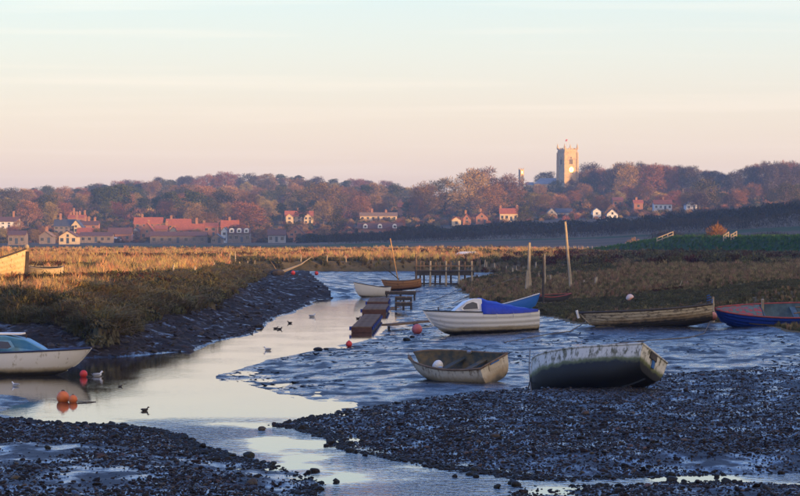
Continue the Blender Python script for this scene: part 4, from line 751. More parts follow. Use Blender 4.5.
class Hull:
    def __init__(s, L, B, D, tr=.7, rake=.35, sheer=.25, bowp=.75, full=.6, rocker=.18, strakes=0, keelrise=.45, trake=0.0):
        s.__dict__.update(locals())
    def b(s, t): 
        if t < .45: return s.B/2*(s.tr+(1-s.tr)*math.sin(math.pi/2*t/.45))
        return s.B/2*max(.012, math.cos((t-.45)/.55*math.pi/2))**s.bowp
    def k(s, t): return s.D*(s.rocker*max(0, (.35-t)/.35)**2+s.keelrise*max(0, (t-.72)/.28)**2.6)
    def z(s, t): return s.D*(1+s.sheer*(max(0, t-.35)/.65)**2+s.sheer*.35*(max(0, .35-t)/.35)**2)
    def p(s, t, v, side=1, off=0.0):
        a = v*math.pi/2; bow = max(0, (t-.6)/.4); q = s.full+(1.15-s.full)*bow; k = s.k(t); zt = s.z(t); b = max(.004, s.b(t)-off)
        y = b*math.sin(a)**q; zz = k+off*.6+(zt-k-off*.6)*(1-max(0, math.cos(a))**1.0)
        if s.strakes and off == 0:
            fr = (v*s.strakes) % 1.0; y -= .009*fr*min(1, b/.3)
        x = s.L*(t-.5)+s.rake*(v**1.3)*bow**1.5-s.trake*v*max(0, 1-t*6); return Vector((x-(off if t > .97 else -off if t < .03 else 0), side*y, zz))
    def shell(s, off=0.0, nt=26, nv=None):
        nv = nv or (s.strakes*3 if s.strakes and off == 0 else 12); b = MB(); vs_ = [i/nv for i in range(nv+1)]
        if s.strakes and off == 0: vs_ = sorted([i/s.strakes for i in range(s.strakes+1)]+[min(1, (i+.985)/s.strakes) for i in range(s.strakes)]+[(i+.5)/s.strakes for i in range(s.strakes)])
        T_ = [i/nt for i in range(nt+1)]; n = len(vs_)
        for sd in (1, -1):
            v = [s.p(t, q, sd, off) for t in T_ for q in vs_]; f = [(i*n+j, (i+1)*n+j, (i+1)*n+j+1, i*n+j+1) for i in range(nt) for j in range(n-1)]
            if sd*(1 if off == 0 else -1) < 0: f = [q[::-1] for q in f]
            b.add(v, f)
        tv = [s.p(0, q, 1, off) for q in vs_]; tw = [s.p(0, q, -1, off) for q in vs_]; b.add(tv+tw, [(j, j+1, n+j+1, n+j) for j in range(n-1)]); return b
    def rail(s, r, lift=0.0, t0=0.0, t1=1.0):
        b = MB()
        for sd in (1, -1): b.tube([s.p(t0+(t1-t0)*i/26, 1, sd)+Vector((0, 0, lift)) for i in range(27)], r, 6)
        return b.tube([s.p(0, 1, 1)+Vector((0, 0, lift)), s.p(0, 1, -1)+Vector((0, 0, lift))], r, 6)
    def deck(s, t0, t1, drop=.03, camber=.05, n=12):
        b = MB(); v = []
        for i in range(n+1):
            t = t0+(t1-t0)*i/n; z = s.z(t)-drop; w = max(.005, s.b(t)-.02); x = s.p(t, 1).x
            v += [(x, -w, z), (x, 0, z+camber*min(1, w*2)), (x, w, z), (x, -w, z-.04), (x, w, z-.04)]
        f = []
        for i in range(n):
            a = i*5; c = a+5; f += [(a, a+1, c+1, c), (a+1, a+2, c+2, c+1), (a+3, c+3, c+4, a+4)]
        f += [(0, 3, 4, 2, 1), (n*5, n*5+1, n*5+2, n*5+4, n*5+3)]; return b.add(v, f)
    def plank(s, t, z, w, th=.035):
        b = MB(); x = s.L*(t-.5); lo = 0
        for q in np.linspace(0, 1, 40):
            if s.p(t, q, 1, .03).z <= z: lo = s.p(t, q, 1, .03).y
        return b.box((x, 0, z), (w, lo*2-.01, th))
    def foot(s, t0, t1, z, m_=.04): return None
def boat(name, label, hull, m_out, m_in, m_rail, loc, rz, heel=0, pitch=0, railr=.03, lean=0, thwarts=(), keel=True, cat='boat', m_thw=None, sink=.06):
    e = empty(name, (loc[0], loc[1], loc[2]-sink)); e.rotation_euler = (Matrix.Rotation(lean, 3, 'X') @ Matrix.Rotation(rz, 3, 'Z') @ Matrix.Rotation(pitch, 3, 'Y') @ Matrix.Rotation(heel, 3, 'X')).to_euler()
    hull.shell().build('hull', m_out, e, smooth=True)
    if m_in: hull.shell(.035).build('inner_hull', m_in, e, smooth=True)
    if m_rail: hull.rail(railr).build('gunwale', m_rail, e, smooth=True)
    if keel: MB().tube([hull.p(t, 0)+Vector((0, 0, -.02)) for t in np.linspace(.02, .97, 16)], .035, 5).tube([hull.p(1, v)+Vector((.01, 0, 0)) for v in (0, .2, .4, .6, .8, 1)], .03, 5).build('keel', m_out, e)
    for t, zf, w in thwarts: hull.plank(t, hull.D*zf, w).build('thwart', m_thw or m_in or m_out, e)
    return tag(e, label, cat)
def side_panels(e, name, prof, width, m, mside=None):          # closed cabin: prof = [(x, z, halfwidth)] from aft bottom over the top to fore bottom
    n = len(prof); b = MB(); b.add([(x, -w, z) for x, z, w in prof]+[(x, w, z) for x, z, w in prof], [tuple(range(n)), tuple(range(2*n-1, n-1, -1))]+[(i+1, i, i+n, i+1+n) for i in range(n-1)]); o = b.build(name, m, e)
    md = o.modifiers.new('bevel', 'BEVEL'); md.width = .05; md.segments = 3; md.limit_method = 'ANGLE'; md.angle_limit = R(25); return o
def window(e, pts, y0, m, frame=None):                         # pts (x, z, halfwidth at that point)
    for sd in (1, -1):
        n = len(pts); cx = sum(p[0] for p in pts)/n; cz = sum(p[1] for p in pts)/n
        def ring(k, off): return [(cx+(p[0]-cx)*k, sd*(p[2]+off), cz+(p[1]-cz)*k) for p in pts]
        fr = MB().add(ring(1.18, .004)+ring(1.18, -.02), [tuple(range(n)) if sd < 0 else tuple(range(n-1, -1, -1))]+[(i, (i+1) % n, (i+1) % n+n, i+n) for i in range(n)]).build('window', frame, e)
        MB().add(ring(1.0, .010), [tuple(range(n)) if sd < 0 else tuple(range(n-1, -1, -1))]).build('pane', m, fr)
m_wood = mat('old_wood', (0.14, 0.095, 0.06), (0.21, 0.15, 0.10), 4, .9, .5, 20, spec=.15); m_dkwood = mat('dark_wood', (0.035, 0.028, 0.022), (0.07, 0.055, 0.042), 4, .8, .5, 20); m_grwood = mat('weathered_post', (0.46, 0.37, 0.25), (0.34, 0.27, 0.18), 3, .85, .5, 16)
m_rope = mat('rope', (0.10, 0.09, 0.07), (0.16, 0.14, 0.11), 20, .9); m_blrope = mat('blue_rope', (0.03, 0.12, 0.32), rough=.8); m_black = mat('black_rubber', (0.015, 0.015, 0.016), rough=.6); m_alu = mat('alloy', (0.55, 0.55, 0.56), rough=.35, metal=.8)
m_tarp = mat('blue_tarpaulin', (0.012, 0.045, 0.42), (0.010, 0.035, 0.34), 3, .55, .6, 6); m_gel = mat('white_gelcoat', (0.80, 0.79, 0.75), (0.70, 0.68, 0.62), 3, .35); m_darkglass = mat('tinted_window', (0.03, 0.033, 0.04), rough=.1, spec=.7)
# 1 white cabin boat with the blue cover
h = Hull(4.75, 1.95, .98, tr=.86, rake=.55, sheer=.20, bowp=.62, full=.45, rocker=.05, strakes=6)
x, y, z = G(486, 333); m1 = hullmat('cream_clinker_hull', (.84, .83, .79), (.60, .50, .33), (.045, .04, .03), .10, .44, .4, 2.2, .05, (.42, .33, .20), .66)
e = boat('cabin_boat', 'white clinker cabin boat with bright blue cockpit cover on the mud', h, m1, None, m_black, (x, y, z), R(180+12), heel=R(3), pitch=R(1.5), railr=.028)
h.deck(.40, .995, .02, .06).build('foredeck', m_gel, e); zt = h.z(.5)
W1 = .62; prof = [(.28, zt-.06, .74), (.28, zt+.64, .60), (.62, zt+.66, .58), (.95, zt+.56, .54), (1.50, zt+.16, .46), (1.62, zt+.0, .42)]; side_panels(e, 'cabin', prof, W1, m_gel)
window(e, [(.50, zt+.17, .707), (1.15, zt+.15, .675), (1.22, zt+.22, .66), (1.02, zt+.40, .625), (.72, zt+.50, .62), (.52, zt+.42, .645)], 0, m_darkglass, m_alu)
tv = []; nt = 12
for i in range(nt+1):
    t = i/nt; xx = .33-t*2.62; rr = zt+.70*(1-t)**1.15+.10*t+.025*math.sin(i*2.1); tt = .5+xx/h.L; bb = h.b(max(0, tt))+.035; zs = h.z(max(0, tt))
    tv += [(xx, -bb, zs-.10), (xx, -bb, zs+.02), (xx, -bb*.55, zs+(rr-zs)*.72+.02*math.sin(i*1.7)), (xx, 0, rr), (xx, bb*.55, zs+(rr-zs)*.72), (xx, bb, zs+.02), (xx, bb, zs-.10)]
tf = [(i*7+j, i*7+j+1, i*7+8+j, i*7+7+j) for i in range(nt) for j in range(6)]+[tuple(range(6, -1, -1)), tuple(range(nt*7, nt*7+7))]
MB().add(tv, tf).build('cockpit_cover', m_tarp, e, smooth=True); MB().box((-h.L/2-.02, 0, zt-.2), (.06, .5, .36)).build('transom_pad', m_black, e)
for xx in (-1.9, -1.1, -.3):
    for sd in (-1, 1): MB().tube([(xx, sd*(h.b(.5+xx/h.L)+.04), zt-.08), (xx-.02, sd*(h.b(.5+xx/h.L)+.035), zt-.30)], .012, 5).build('cover_tie', m_wframe, e)
MB().tube([(2.2, 0, zt+.10), (2.2, 0, zt+.32)], .03, 6).build('mooring_bitt', m_dkwood, e)
# 2 blue dinghy behind it
x, y, z = G(524, 318); m2 = hullmat('bright_blue_hull', (.03, .16, .55), (.025, .13, .46), (.03, .04, .06), .02, .12, .45, 2, .03, (.02, .07, .2), .7)
boat('blue_dinghy', 'bright blue dinghy bow showing behind the covered cabin boat', Hull(3.3, 1.35, .62, rake=.40, sheer=.45, bowp=.6), m2, m_dkwood, m_wframe, (x-1.0, y+1.2, z), R(-14), pitch=R(-9), thwarts=[(.35, .7, .22), (.6, .75, .2)], sink=-.05)
# 3 open tender lying with its transom towards us
x, y, z = G(469, 381); m3 = hullmat('tender_hull', (.62, .55, .42), (.38, .29, .17), (.05, .045, .03), .08, .60, .5, 3, .09, (.20, .14, .08), .54)
m3i = mat('tender_inside', (.055, .062, .052), (.15, .11, .05), 3.0, .75, .5, 14, thr=(.45, .62)); h = Hull(3.0, 1.6, .68, tr=.86, rake=.30, sheer=.22, bowp=.42, full=.42, rocker=.1)
e = boat('open_tender', 'open tender tipped towards the camera showing its grey weedy inside', h, m3, m3i, m_wood, (x-.25, y+.6, z+.0), R(180-40), lean=R(12), heel=R(-9), pitch=R(7), thwarts=[(.34, .66, .24), (.62, .70, .22)], railr=.035, sink=.04)
MB().box((-1.515, 0, .60), (.05, .62, .16)).build('motor_pad', mat('pale_ply', (.55, .47, .34), (.45, .37, .25), 5, .7), e); MB().tube([(-1.53, -.2, .69), (-1.53, .22, .70)], .022, 6).build('blue_strap', m_blrope, e)
MB().box((0, 0, .18), (1.9, .5, .03)).build('bottom_board', m_dkwood, e)
for sd in (-1, 1): MB().box((.05, sd*.73, .70), (.14, .06, .07)).build('rowlock', m_alu, e)
b = MB().ball((0, 0, 0), (.17, .15, .21), 12, 8).build('white_fender', m_gel, None); b.location = (e.matrix_basis @ Vector((.72, .1, .50))); b.rotation_euler = (.5, .3, .2); b.name = 'fender'; tag(b, 'white plastic fender lying inside the open tender', 'fender')
# 4 weedy hull lying on its side
x, y, z = G(590, 389); m4 = hullmat('weedy_hull', (.62, .60, .52), (.13, .15, .05), (.010, .010, .008), .46, .74, .6, 3, .08, (.13, .12, .06), .52)
h = Hull(3.9, 1.75, .98, tr=.80, rake=.12, sheer=.10, bowp=.5, full=.42, rocker=.30, keelrise=.10, trake=.12)
e = boat('derelict_boat', 'white derelict boat with weedy black bottom leaning away on the shingle edge', h, m4, m_dkwood, m4, (x, y+.9, z), R(180-36), lean=R(-9), heel=R(18), pitch=R(0), railr=.035, thwarts=[(.5, .8, .22)], sink=.10)
MB().box((-h.L/2-.10, .06, .88), (.10, .34, .20)).build('motor_bracket', m_dkwood, e); MB().box((-h.L/2-.115, .0, .68), (.03, .12, .26)).build('blue_strap', m_blrope, e); MB().box((-h.L/2-.06, .45, 1.0), (.1, .10, .12)).build('cleat', m_dkwood, e)
MB().tube([(1.98, 0, .98), (2.04, .05, .5), (2.06, .1, -.15)], .02, 5).build('bow_chain', m_dkwood, e); MB().box((1.96, 0, 1.08), (.1, .1, .16)).build('stem_head', m_dkwood, e)
# 5 long clinker hull at the marsh edge
x, y, z = G(652, 327); m5 = hullmat('old_clinker_hull', (.44, .37, .25), (.27, .20, .11), (.03, .026, .018), .26, .66, .65, 3, .12, (.06, .045, .03), .54, (.5, 1, 1.1))
h = Hull(5.5, 1.7, .84, tr=.55, rake=.62, sheer=.20, bowp=.7, full=.55, strakes=9)
e = boat('clinker_boat', 'long old wooden clinker boat with dark gunwale at the marsh edge', h, m5, m_dkwood, m_dkwood, (x+.1, y+.6, z), R(180+6), heel=R(3), pitch=R(4.5), railr=.05, thwarts=[(.3, .8, .25), (.52, .8, .25), (.72, .85, .22)], sink=.10)
MB().tube([(h.p(1, 1).x+.03, 0, h.z(1)-.25), (h.p(1, 1).x+.10, 0, h.z(1)+.12)], .06, 6).build('stem_head', m_gel, e); h.deck(.80, .99, .03, .05).build('foredeck', m_dkwood, e)
# 6 blue boat with red gunwale
x, y, z = G(770, 326); m6 = hullmat('royal_blue_hull', (.015, .055, .36), (.013, .045, .30), (.06, .035, .03), .12, .30, .5, 2.5, .05, (.02, .05, .12), .64); m6i = mat('teal_inside', (.10, .17, .21), (.06, .10, .13), 3, .75, .4, 10); m_red = mat('faded_red_paint', (.36, .055, .04), (.22, .05, .04), 5, .6, .3)
m_flake = mat('flaking_red_deck', (.40, .06, .05), (.09, .12, .08), 5, .75, .4, 20, c3=(.13, .17, .13), thr=(.44, .58)); h = Hull(6.1, 2.0, .86, tr=.78, rake=.35, sheer=.22, bowp=.55, full=.5, strakes=7)
e = boat('open_workboat', 'royal blue open boat with red gunwale and flaking red foredeck', h, m6, m6i, m_red, (x+.95, y+.9, z), R(180+2), lean=R(19), pitch=R(1.0), railr=.04, thwarts=[(.25, .8, .26), (.45, .8, .26)], sink=.12)
h.deck(.70, .995, .015, .05).build('foredeck', m_flake, e); bx = h.L*(.70-.5); MB().box((bx-.03, 0, .62), (.05, 1.5, .5)).build('bulkhead', m6i, e); MB().box((bx-.08, -.45, h.z(.7)+.06), (.12, .12, .62)).build('samson_post', m_grwood, e)
MB().tube([h.p(t, .70, 1)+Vector((0, .015, 0)) for t in np.linspace(.1, .8, 14)], .03, 6).build('rubbing_strake', m_dkwood, e); MB().tube([(-.4, -.5, .85), (-1.9, .2, .92)], .04, 6).build('oar', m_wood, e); MB().tube([(-.2, .35, .84), (-2.1, -.3, .9)], .035, 6).build('boathook', m_wood, e)
# 7 cabin boat at the left edge, afloat
x, y, z = G(92, 376); m7 = hullmat('stained_white_hull', (.74, .71, .64), (.45, .38, .25), (.05, .045, .035), .18, .46, .45, 2, .05, (.30, .25, .14), .62)
h = Hull(5.3, 2.0, .86, tr=.8, rake=.62, sheer=.16, bowp=.62, full=.45); m7c = mat('faded_blue_cabin', (.06, .25, .46), (.14, .34, .50), 2, .45, .2, 8, c3=(.13, .22, .22), thr=(.3, .72)); m7n = mat('navy_band', (.02, .03, .08), rough=.5)
e = boat('blue_cabin_boat', 'white boat with faded blue cabin moored at the left edge', h, m7, None, m7n, (x-h.L/2-.72, y+.8, 0), R(-3), railr=.035, sink=.10)
h.deck(.02, .995, .02, .05).build('deck', m7c, e); zt = h.z(.6); prof = [(-1.9, zt-.05, .80), (-1.9, zt+.55, .66), (.5, zt+.55, .64), (1.15, zt+.42, .56), (1.65, zt+.16, .42), (1.85, zt+.02, .34)]; side_panels(e, 'cabin', prof, .6, m7c)
window(e, [(-.6, zt+.12, .787), (.62, zt+.12, .765), (.74, zt+.18, .745), (.62, zt+.36, .700), (-.6, zt+.38, .715)], 0, m_darkglass, m7c); MB().box((.35, 0, zt+.60), (1.3, .9, .05)).build('roof_hatch', m_gel, e); MB().tube([(1.05, .3, zt+.40), (1.05, .3, zt+.58)], .02, 6).build('vent', m_dkwood, e)
# 8 hulks on the left marsh, in the sun
m8 = hullmat('bleached_planks', (.62, .47, .27), (.50, .36, .19), (.30, .21, .11), .0, .5, .8, 3, .08, (.24, .16, .09), .57); x, y, z = G(10, 281)
h = Hull(6.0, 2.2, 1.15, tr=.7, rake=.25, sheer=.55, bowp=.6, strakes=7, keelrise=.1); e = boat('beached_hulk', 'bleached plank bow of a beached boat in sunlit grass, far left', h, m8, m_dkwood, m_dkwood, (x-2.2, y+.9, z), R(6), pitch=R(-6), railr=.06, sink=.15)
MB().box((h.p(1, .5).x+.10, 0, .75), (.22, .22, 1.75), (0, R(8), 0)).build('stem_post', m_dkwood, e); MB().ball((h.p(1, 1).x+.05, 0, h.z(1)+.12), .16, 8, 6).build('stem_head', m_grwood, e)
x, y, z = G(43, 281); h = Hull(2.3, 1.2, .60, tr=.75, rake=.2, sheer=.2); e = boat('beached_dinghy', 'small cream dinghy beside the beached plank bow', h, m8, m_dkwood, m_grwood, (x, y+.7, z), R(176), heel=R(-6), thwarts=[(.4, .75, .2)], sink=-.22)
for i, (a, b_) in enumerate((((-.7, .1, .2), (-1.1, .3, 1.05)), ((-.75, 0, .2), (-.35, .1, 1.0)), ((-.35, .1, 1.0), (.9, 0, .62)))): MB().tube([a, b_], .022, 5).build('spar', m_dkwood, e)
# 9 small craft on the far mud
x, y, z = G(371, 297); m9 = hullmat('grey_white_hull', (.62, .62, .60), (.45, .42, .36), (.12, .11, .09), .02, .2, .5, 2, .04, (.3, .27, .2), .64)
boat('rowing_boat', 'pale grey rowing boat beyond the floating stages', Hull(3.4, 1.5, .85, rake=.35, sheer=.3), m9, m_dkwood, m_dkwood, (x, y+.8, z), R(180+48), pitch=R(-3), thwarts=[(.4, .75, .2), (.65, .75, .2)])
x, y, z = G(404, 291); m10 = hullmat('varnished_hull', (.42, .20, .075), (.30, .13, .05), (.06, .035, .02), .02, .3, .5, 3, .06, (.12, .06, .03), .6)
h = Hull(2.9, 1.2, .72, rake=.3, sheer=.35, strakes=5); e = boat('sailing_dinghy', 'varnished dinghy with tall leaning mast by the jetty', h, m10, m_wood, m_wood, (x, y+.5, z+.15), R(182), pitch=R(5), thwarts=[(.4, .75, .2)])
MB().tube([(.35, 0, .1), (.75, 0, 4.25)], [.055, .035], 7).build('mast', mat('varnished_spar', (.62, .34, .12), (.5, .26, .09), 4, .5), e); MB().tube([(.3, 0, .85), (1.5, .1, 2.0)], .04, 6).build('boom', m_dkwood, e)
x, y, z = G(551, 305); boat('black_dinghy', 'small black and white dinghy with red rim by the dark post', Hull(2.0, 1.1, .5, sheer=.3), hullmat('black_white_hull', (.05, .05, .055), (.04, .04, .04), (.6, .6, .6), .1, .35, .5, 2, .03, (.1, .1, .1), .7), m_dkwood, m_red, (x, y+.5, z), R(25), heel=R(6), thwarts=[(.45, .8, .2)], sink=-.02)
x, y, z = G(468, 258.5); boat('upturned_boat', 'white upturned dinghy on the lit marsh', Hull(3.2, 1.4, .55), m_gel, m_dkwood, m_dkwood, (x, y, z+.95), R(170), heel=R(176))
# floating stages
def stage(label, px0, py0, px1, py1, w, h_=.34, float_=True, mdeck=None, fend=True, z=None):
    a = P(px0, py0, h_); b_ = P(px1, py1, h_); a = Vector((a[0], a[1], 0)); b_ = Vector((b_[0], b_[1], 0)); L = (b_-a).length; dr = (b_-a).normalized(); zz = 0 if z is None else z; e = empty('floating_stage', (a.x, a.y, zz), (0, 0, math.atan2(dr.y, dr.x)))
    npl = int(min(60, L/.42)); me_ = None
    for i in range(npl):
        if me_ is None: o = MB().box((0, 0, h_-.03), (L/npl*.93, w, .055)).build('plank', mdeck or m_wood, e); me_ = o.data
        else: o = obj('plank', me_, e)
        o.location = ((i+.5)*L/npl, random.uniform(-.02, .02), random.uniform(-.008, .008))
    for sd in (-1, 1): MB().box((L/2, sd*(w/2-.06), h_/2-.06), (L, .10, h_-.02)).build('side_beam', m_dkwood, e)
    MB().box((-.03, 0, h_/2-.02), (.08, w+.04, h_*.8)).build('end_beam', m_rdw, e)
    if fend:
        for i in range(int(L/3.0)): MB().tube([(1.0+i*3, -w/2-.06, h_*.35), (1.0+i*3, -w/2-.06, h_-.02)], .055, 8).build('fender', m_blf, e)
        MB().tube([(0, w/2+.05, .12), (0, w/2+.05, h_)], .07, 8).build('fender', m_blf, e)
    return tag(e, label, 'pontoon')
m_rdw = mat('red_brown_wood', (.13, .065, .042), (.09, .048, .034), 4, .9, .4, spec=.15); m_blf = mat('blue_fender', (.02, .05, .30), (.015, .035, .2), 4, .5)
stage('nearest floating wooden stage with blue fenders in the creek', 361.5, 326.5, 373, 314, .95, .30)
stage('short floating stage with blue fenders behind the nearest one', 374, 309, 378, 304, 1.4, .34); stage('third floating stage in front of the rowing boat', 377.5, 301.5, 380, 297.5, 1.4, .34)
def slab_jetty(label, px0, px1, py, z, dep=1.2):
    d = F*(HC-z)/(py-YH); x0, x1 = W(px0, d), W(px1, d); e = empty('landing_stage', ((x0+x1)/2, d, max(0, tz((x0+x1)/2, d)))); zz = z-e.location.z; w = x1-x0; n = int(w/.3); o = None
    for i in range(n):
        o = MB().box((0, dep/2, zz), (w/n*.92, dep, .06)).build('plank', m_wood, e) if o is None else obj('plank', o.data, e); o.location.x = -w/2+(i+.5)*w/n
    MB().box((0, .05, zz-.13), (w, .1, .2)).build('edge_beam', m_dkwood, e)
    for sx_ in (-.45, 0, .45): MB().tube([(w*sx_, .1, -.5), (w*sx_, .1, zz)], .07, 6).build('leg', m_dkwood, e)
    return tag(e, label, 'jetty')
slab_jetty('highest dark landing stage below the leaning mast', 385, 416, 291.5, .75); slab_jetty('middle landing stage beside the floating stages', 395, 412, 297, .6); slab_jetty('lowest landing stage beside the floating stages', 395, 412, 302.5, .5)
a = P(386, 326, .25); b_ = P(441, 319, .35); e = empty('gangplank', (a[0], a[1], 0)); v_ = Vector((b_[0]-a[0], b_[1]-a[1], .1)); MB().box(v_/2+Vector((0, 0, .25)), (v_.length, .5, .10), (0, 0, math.atan2(v_.y, v_.x))).build('plank', m_wood, e)
for q in (.05, .5, .95): MB().tube([v_*q+Vector((0, 0, -.4)), v_*q+Vector((0, 0, .22))], .06, 6).build('trestle', m_dkwood, e)
tag(e, 'long brown gangplank from the floating stage to the bank', 'gangplank')
# footbridge jetty
e = empty('jetty', (0, 0, 0)); dJ = 262.0; pj = [(416, 254, 291), (430, 261, 290), (446, 261, 287), (459, 261, 281), (472, 261, 275)]; pk = [(420, 261, 285), (424, 262, 285), (435, 262, 284), (440, 263, 284), (451, 262, 282), (465, 262, 278)]
e.location = (W(440, dJ), dJ, tz(W(440, dJ), dJ)); 
for row, dd, r_ in ((pj, 0, .11), (pk, 2.2, .09)):
    for px_, y0, y1 in row: 
        X_, Y_ = W(px_, dJ+dd)-e.location.x, dd; zg = tz(W(px_, dJ+dd), dJ+dd)-e.location.z; z1 = ZR(y0, dJ+dd)-e.location.z; MB().tube([(X_, Y_, zg-.4), (X_+random.uniform(-.06, .06), Y_, z1)], [r_, r_*.8], 7).build('post', m_grwood if dd == 0 and px_ != 416 else m_wood, e)
zd = ZR(271, dJ)-e.location.z; xa, xb = W(415, dJ)-e.location.x, W(474, dJ)-e.location.x; n = 34; o = None
for i in range(n):
    o = MB().box((0, 1.1, zd), ((xb-xa)/n*.9, 2.5, .08)).build('plank', m_dkwood, e) if o is None else obj('plank', o.data, e); o.location.x = xa+(i+.5)*(xb-xa)/n
for dd in (.0, 2.2):
    MB().box(((xa+xb)/2, dd, zd-.22), (xb-xa, .14, .34)).build('beam', m_dkwood, e); MB().box(((xa+xb)/2, dd-.1, ZR(266, dJ)-e.location.z), (xb-xa, .06, .09)).build('rail', m_wood, e); MB().box(((xa+xb)/2, dd, ZR(284, dJ)-e.location.z), ((xb-xa)*.8, .1, .12)).build('brace', m_dkwood, e)
tag(e, 'dark wooden footbridge jetty on tall posts over the creek', 'jetty')
# posts and stakes
def post(label, px, ytop, ybase, r_=.09, m=None, lean=0.0, name='mooring_post', group=None):
    x, y, z = G(px, ybase); e = empty(name, (x, y, z)); h = (ybase-ytop)/F*y; n = 6
    MB().tube([(lean*h*i/n+random.uniform(-.01, .01), 0, -.5*(i == 0)+h*i/n) for i in range(n+1)], [r_*(1.05-.35*i/n) for i in range(n+1)], 8).build('shaft', m or m_grwood, e)
    MB().tube([(lean*h*.97, 0, h-.04), (lean*h, 0, h+.02)], [r_*.76, r_*.55], 8).build('cap', m_wood, e); return tag(e, label, 'post', group or ('mooring stakes along the banks' if name == 'mooring_stake' else None))
post('tallest leaning pole catching sun on the right bank', 571, 222, 290, .11, lean=-.085)
post('thick tall post on the right bank, left of tallest pole', 528.5, 243, 291, .13, lean=.02); post('short post leaning on the thick tall post', 526, 270, 292, .09, lean=.06); post('short post right of the thick tall post', 530.5, 272, 290, .10, lean=-.03)
post('slim pale post between the two tallest posts', 545, 254, 288, .08, lean=-.01); post('black post standing by the dinghies', 543.3, 258, 306, .07, m_dkwood)
for i, (px_, a, b_) in enumerate([(480, 263, 270), (484.5, 261, 269), (486.5, 263, 269), (495, 264, 271), (499, 266, 271), (506, 267, 271), (513, 268, 275), (517, 266, 274), (521, 267, 273), (536, 262, 268), (539, 273, 280), (551, 275, 282), (557, 272, 278), (565, 277, 282), (584, 280, 285), (596, 277, 286), (563, 300-22, 284)]):
    post(f'pale mooring stake on the right bank, number {i+1} from the jetty' if False else ['stub stake nearest the footbridge', 'taller stake of the close pair by the footbridge', 'thin stake of the close pair by the footbridge', 'stake in the gap right of the close pair', 'short stake before the last footbridge group', 'squat stake ending the footbridge group', 'leftmost stake of the trio before thick post', 'tall middle stake of the trio before thick post', 'right stake of the trio before thick post', 'slanting pale stake right of the thick post', 'stake left of the black post', 'low stake right of the slim pale post', 'thin stake behind the low stake', 'low stake at the foot of the tallest pole', 'lone stake right of the tallest pole', 'dark lone stake over the clinker boat bow', 'small stake left of the tallest pole foot'][i], px_, a, b_, .085 if i % 3 else .12, m_grwood if i % 4 else m_wood, random.uniform(-.12, .12), 'mooring_stake')
for i, (px_, a, b_) in enumerate([(173, 265, 277), (196, 266, 277), (229, 253, 264), (235.5, 252, 265), (240, 262, 268), (247, 261, 267), (254.5, 261, 269), (214, 263, 270), (301, 257, 263), (327, 259, 265), (346, 259, 264), (160, 263, 267)]):
    post(['sunlit stake standing alone on the left marsh', 'sunlit stake at the left bank shoulder', 'thin left stake of the tall leaning pair', 'thin right stake of the tall leaning pair', 'short stake after the leaning pair', 'thick stake near the bank end', 'leaning stake at the tip of left bank', 'short stake before the leaning pair', 'sunlit stake on the far creek bank', 'second stake on the far creek bank', 'rightmost stake on the far creek bank', 'small pale stake left of the lone stake'][i], px_, a, b_, .075, m_grwood, random.uniform(-.15, .15), 'mooring_stake')
for i, (px_, a, b_) in enumerate([(679, 280, 289), (686, 281, 286)]): post(['slanted pale stick on the right marsh', 'short pale stick on the right marsh'][i], px_, a, b_, .035, m_grwood, .35, 'stick')
post('post with blue rope between the clinker and blue boats', 708, 296, 322, .10, m_dkwood, .02); post('second post between the clinker and blue boats', 713, 297, 322, .09, m_grwood, .0)
# rails on the sea wall
def ramp(label, px0, y0, px1, y1, d, n=4):
    e = empty('ramp_rail', (W(px0, d), d, tz(W(px0, d), d)+.35)); dx = W(px1, d)-W(px0, d); dz = max(.2, tz(W(px1, d), d)+.35-e.location.z)+.35
    for k in (0.0, .55): MB().tube([(0, 0, k), (dx, 0, dz+k)], .10, 6).build('rail', m_grwood, e)
    for i in range(n): q = i/(n-1); X_ = W(px0, d)+dx*q; MB().tube([(dx*q, 0, tz(X_, d)-e.location.z-.3), (dx*q, 0, dz*q+.65)], .09, 6).build('post', m_grwood, e)
    return tag(e, label, 'railing')
ramp('sloping wooden rail climbing to the sea wall', 657, 243, 673, 239, 566); ramp('left of the two short wooden rails on the sea wall', 723.5, 243, 728.5, 239.5, 540, 3); ramp('right of the two short wooden rails on the sea wall', 731, 243.5, 736.5, 239, 538, 3)
e = empty('fence', (W(560, 690), 690, tz(W(560, 690), 690)))
for i in range(22): q = i*4.6; X_ = W(560+q, 690-i*2.2)-e.location.x; Y_ = -i*2.2; MB().tube([(X_, Y_, -.3), (X_, Y_, 1.15)], .07, 5).build('post', m_grwood, e)
for zz in (.45, .95): MB().tube([(0, -.09, zz), (W(560+21*4.6, 690-21*2.2)-e.location.x, -21*2.2-.09, zz)], .03, 5).build('rail', m_grwood, e)
tag(e, 'pale post and rail fence along the far marsh edge', 'fence')
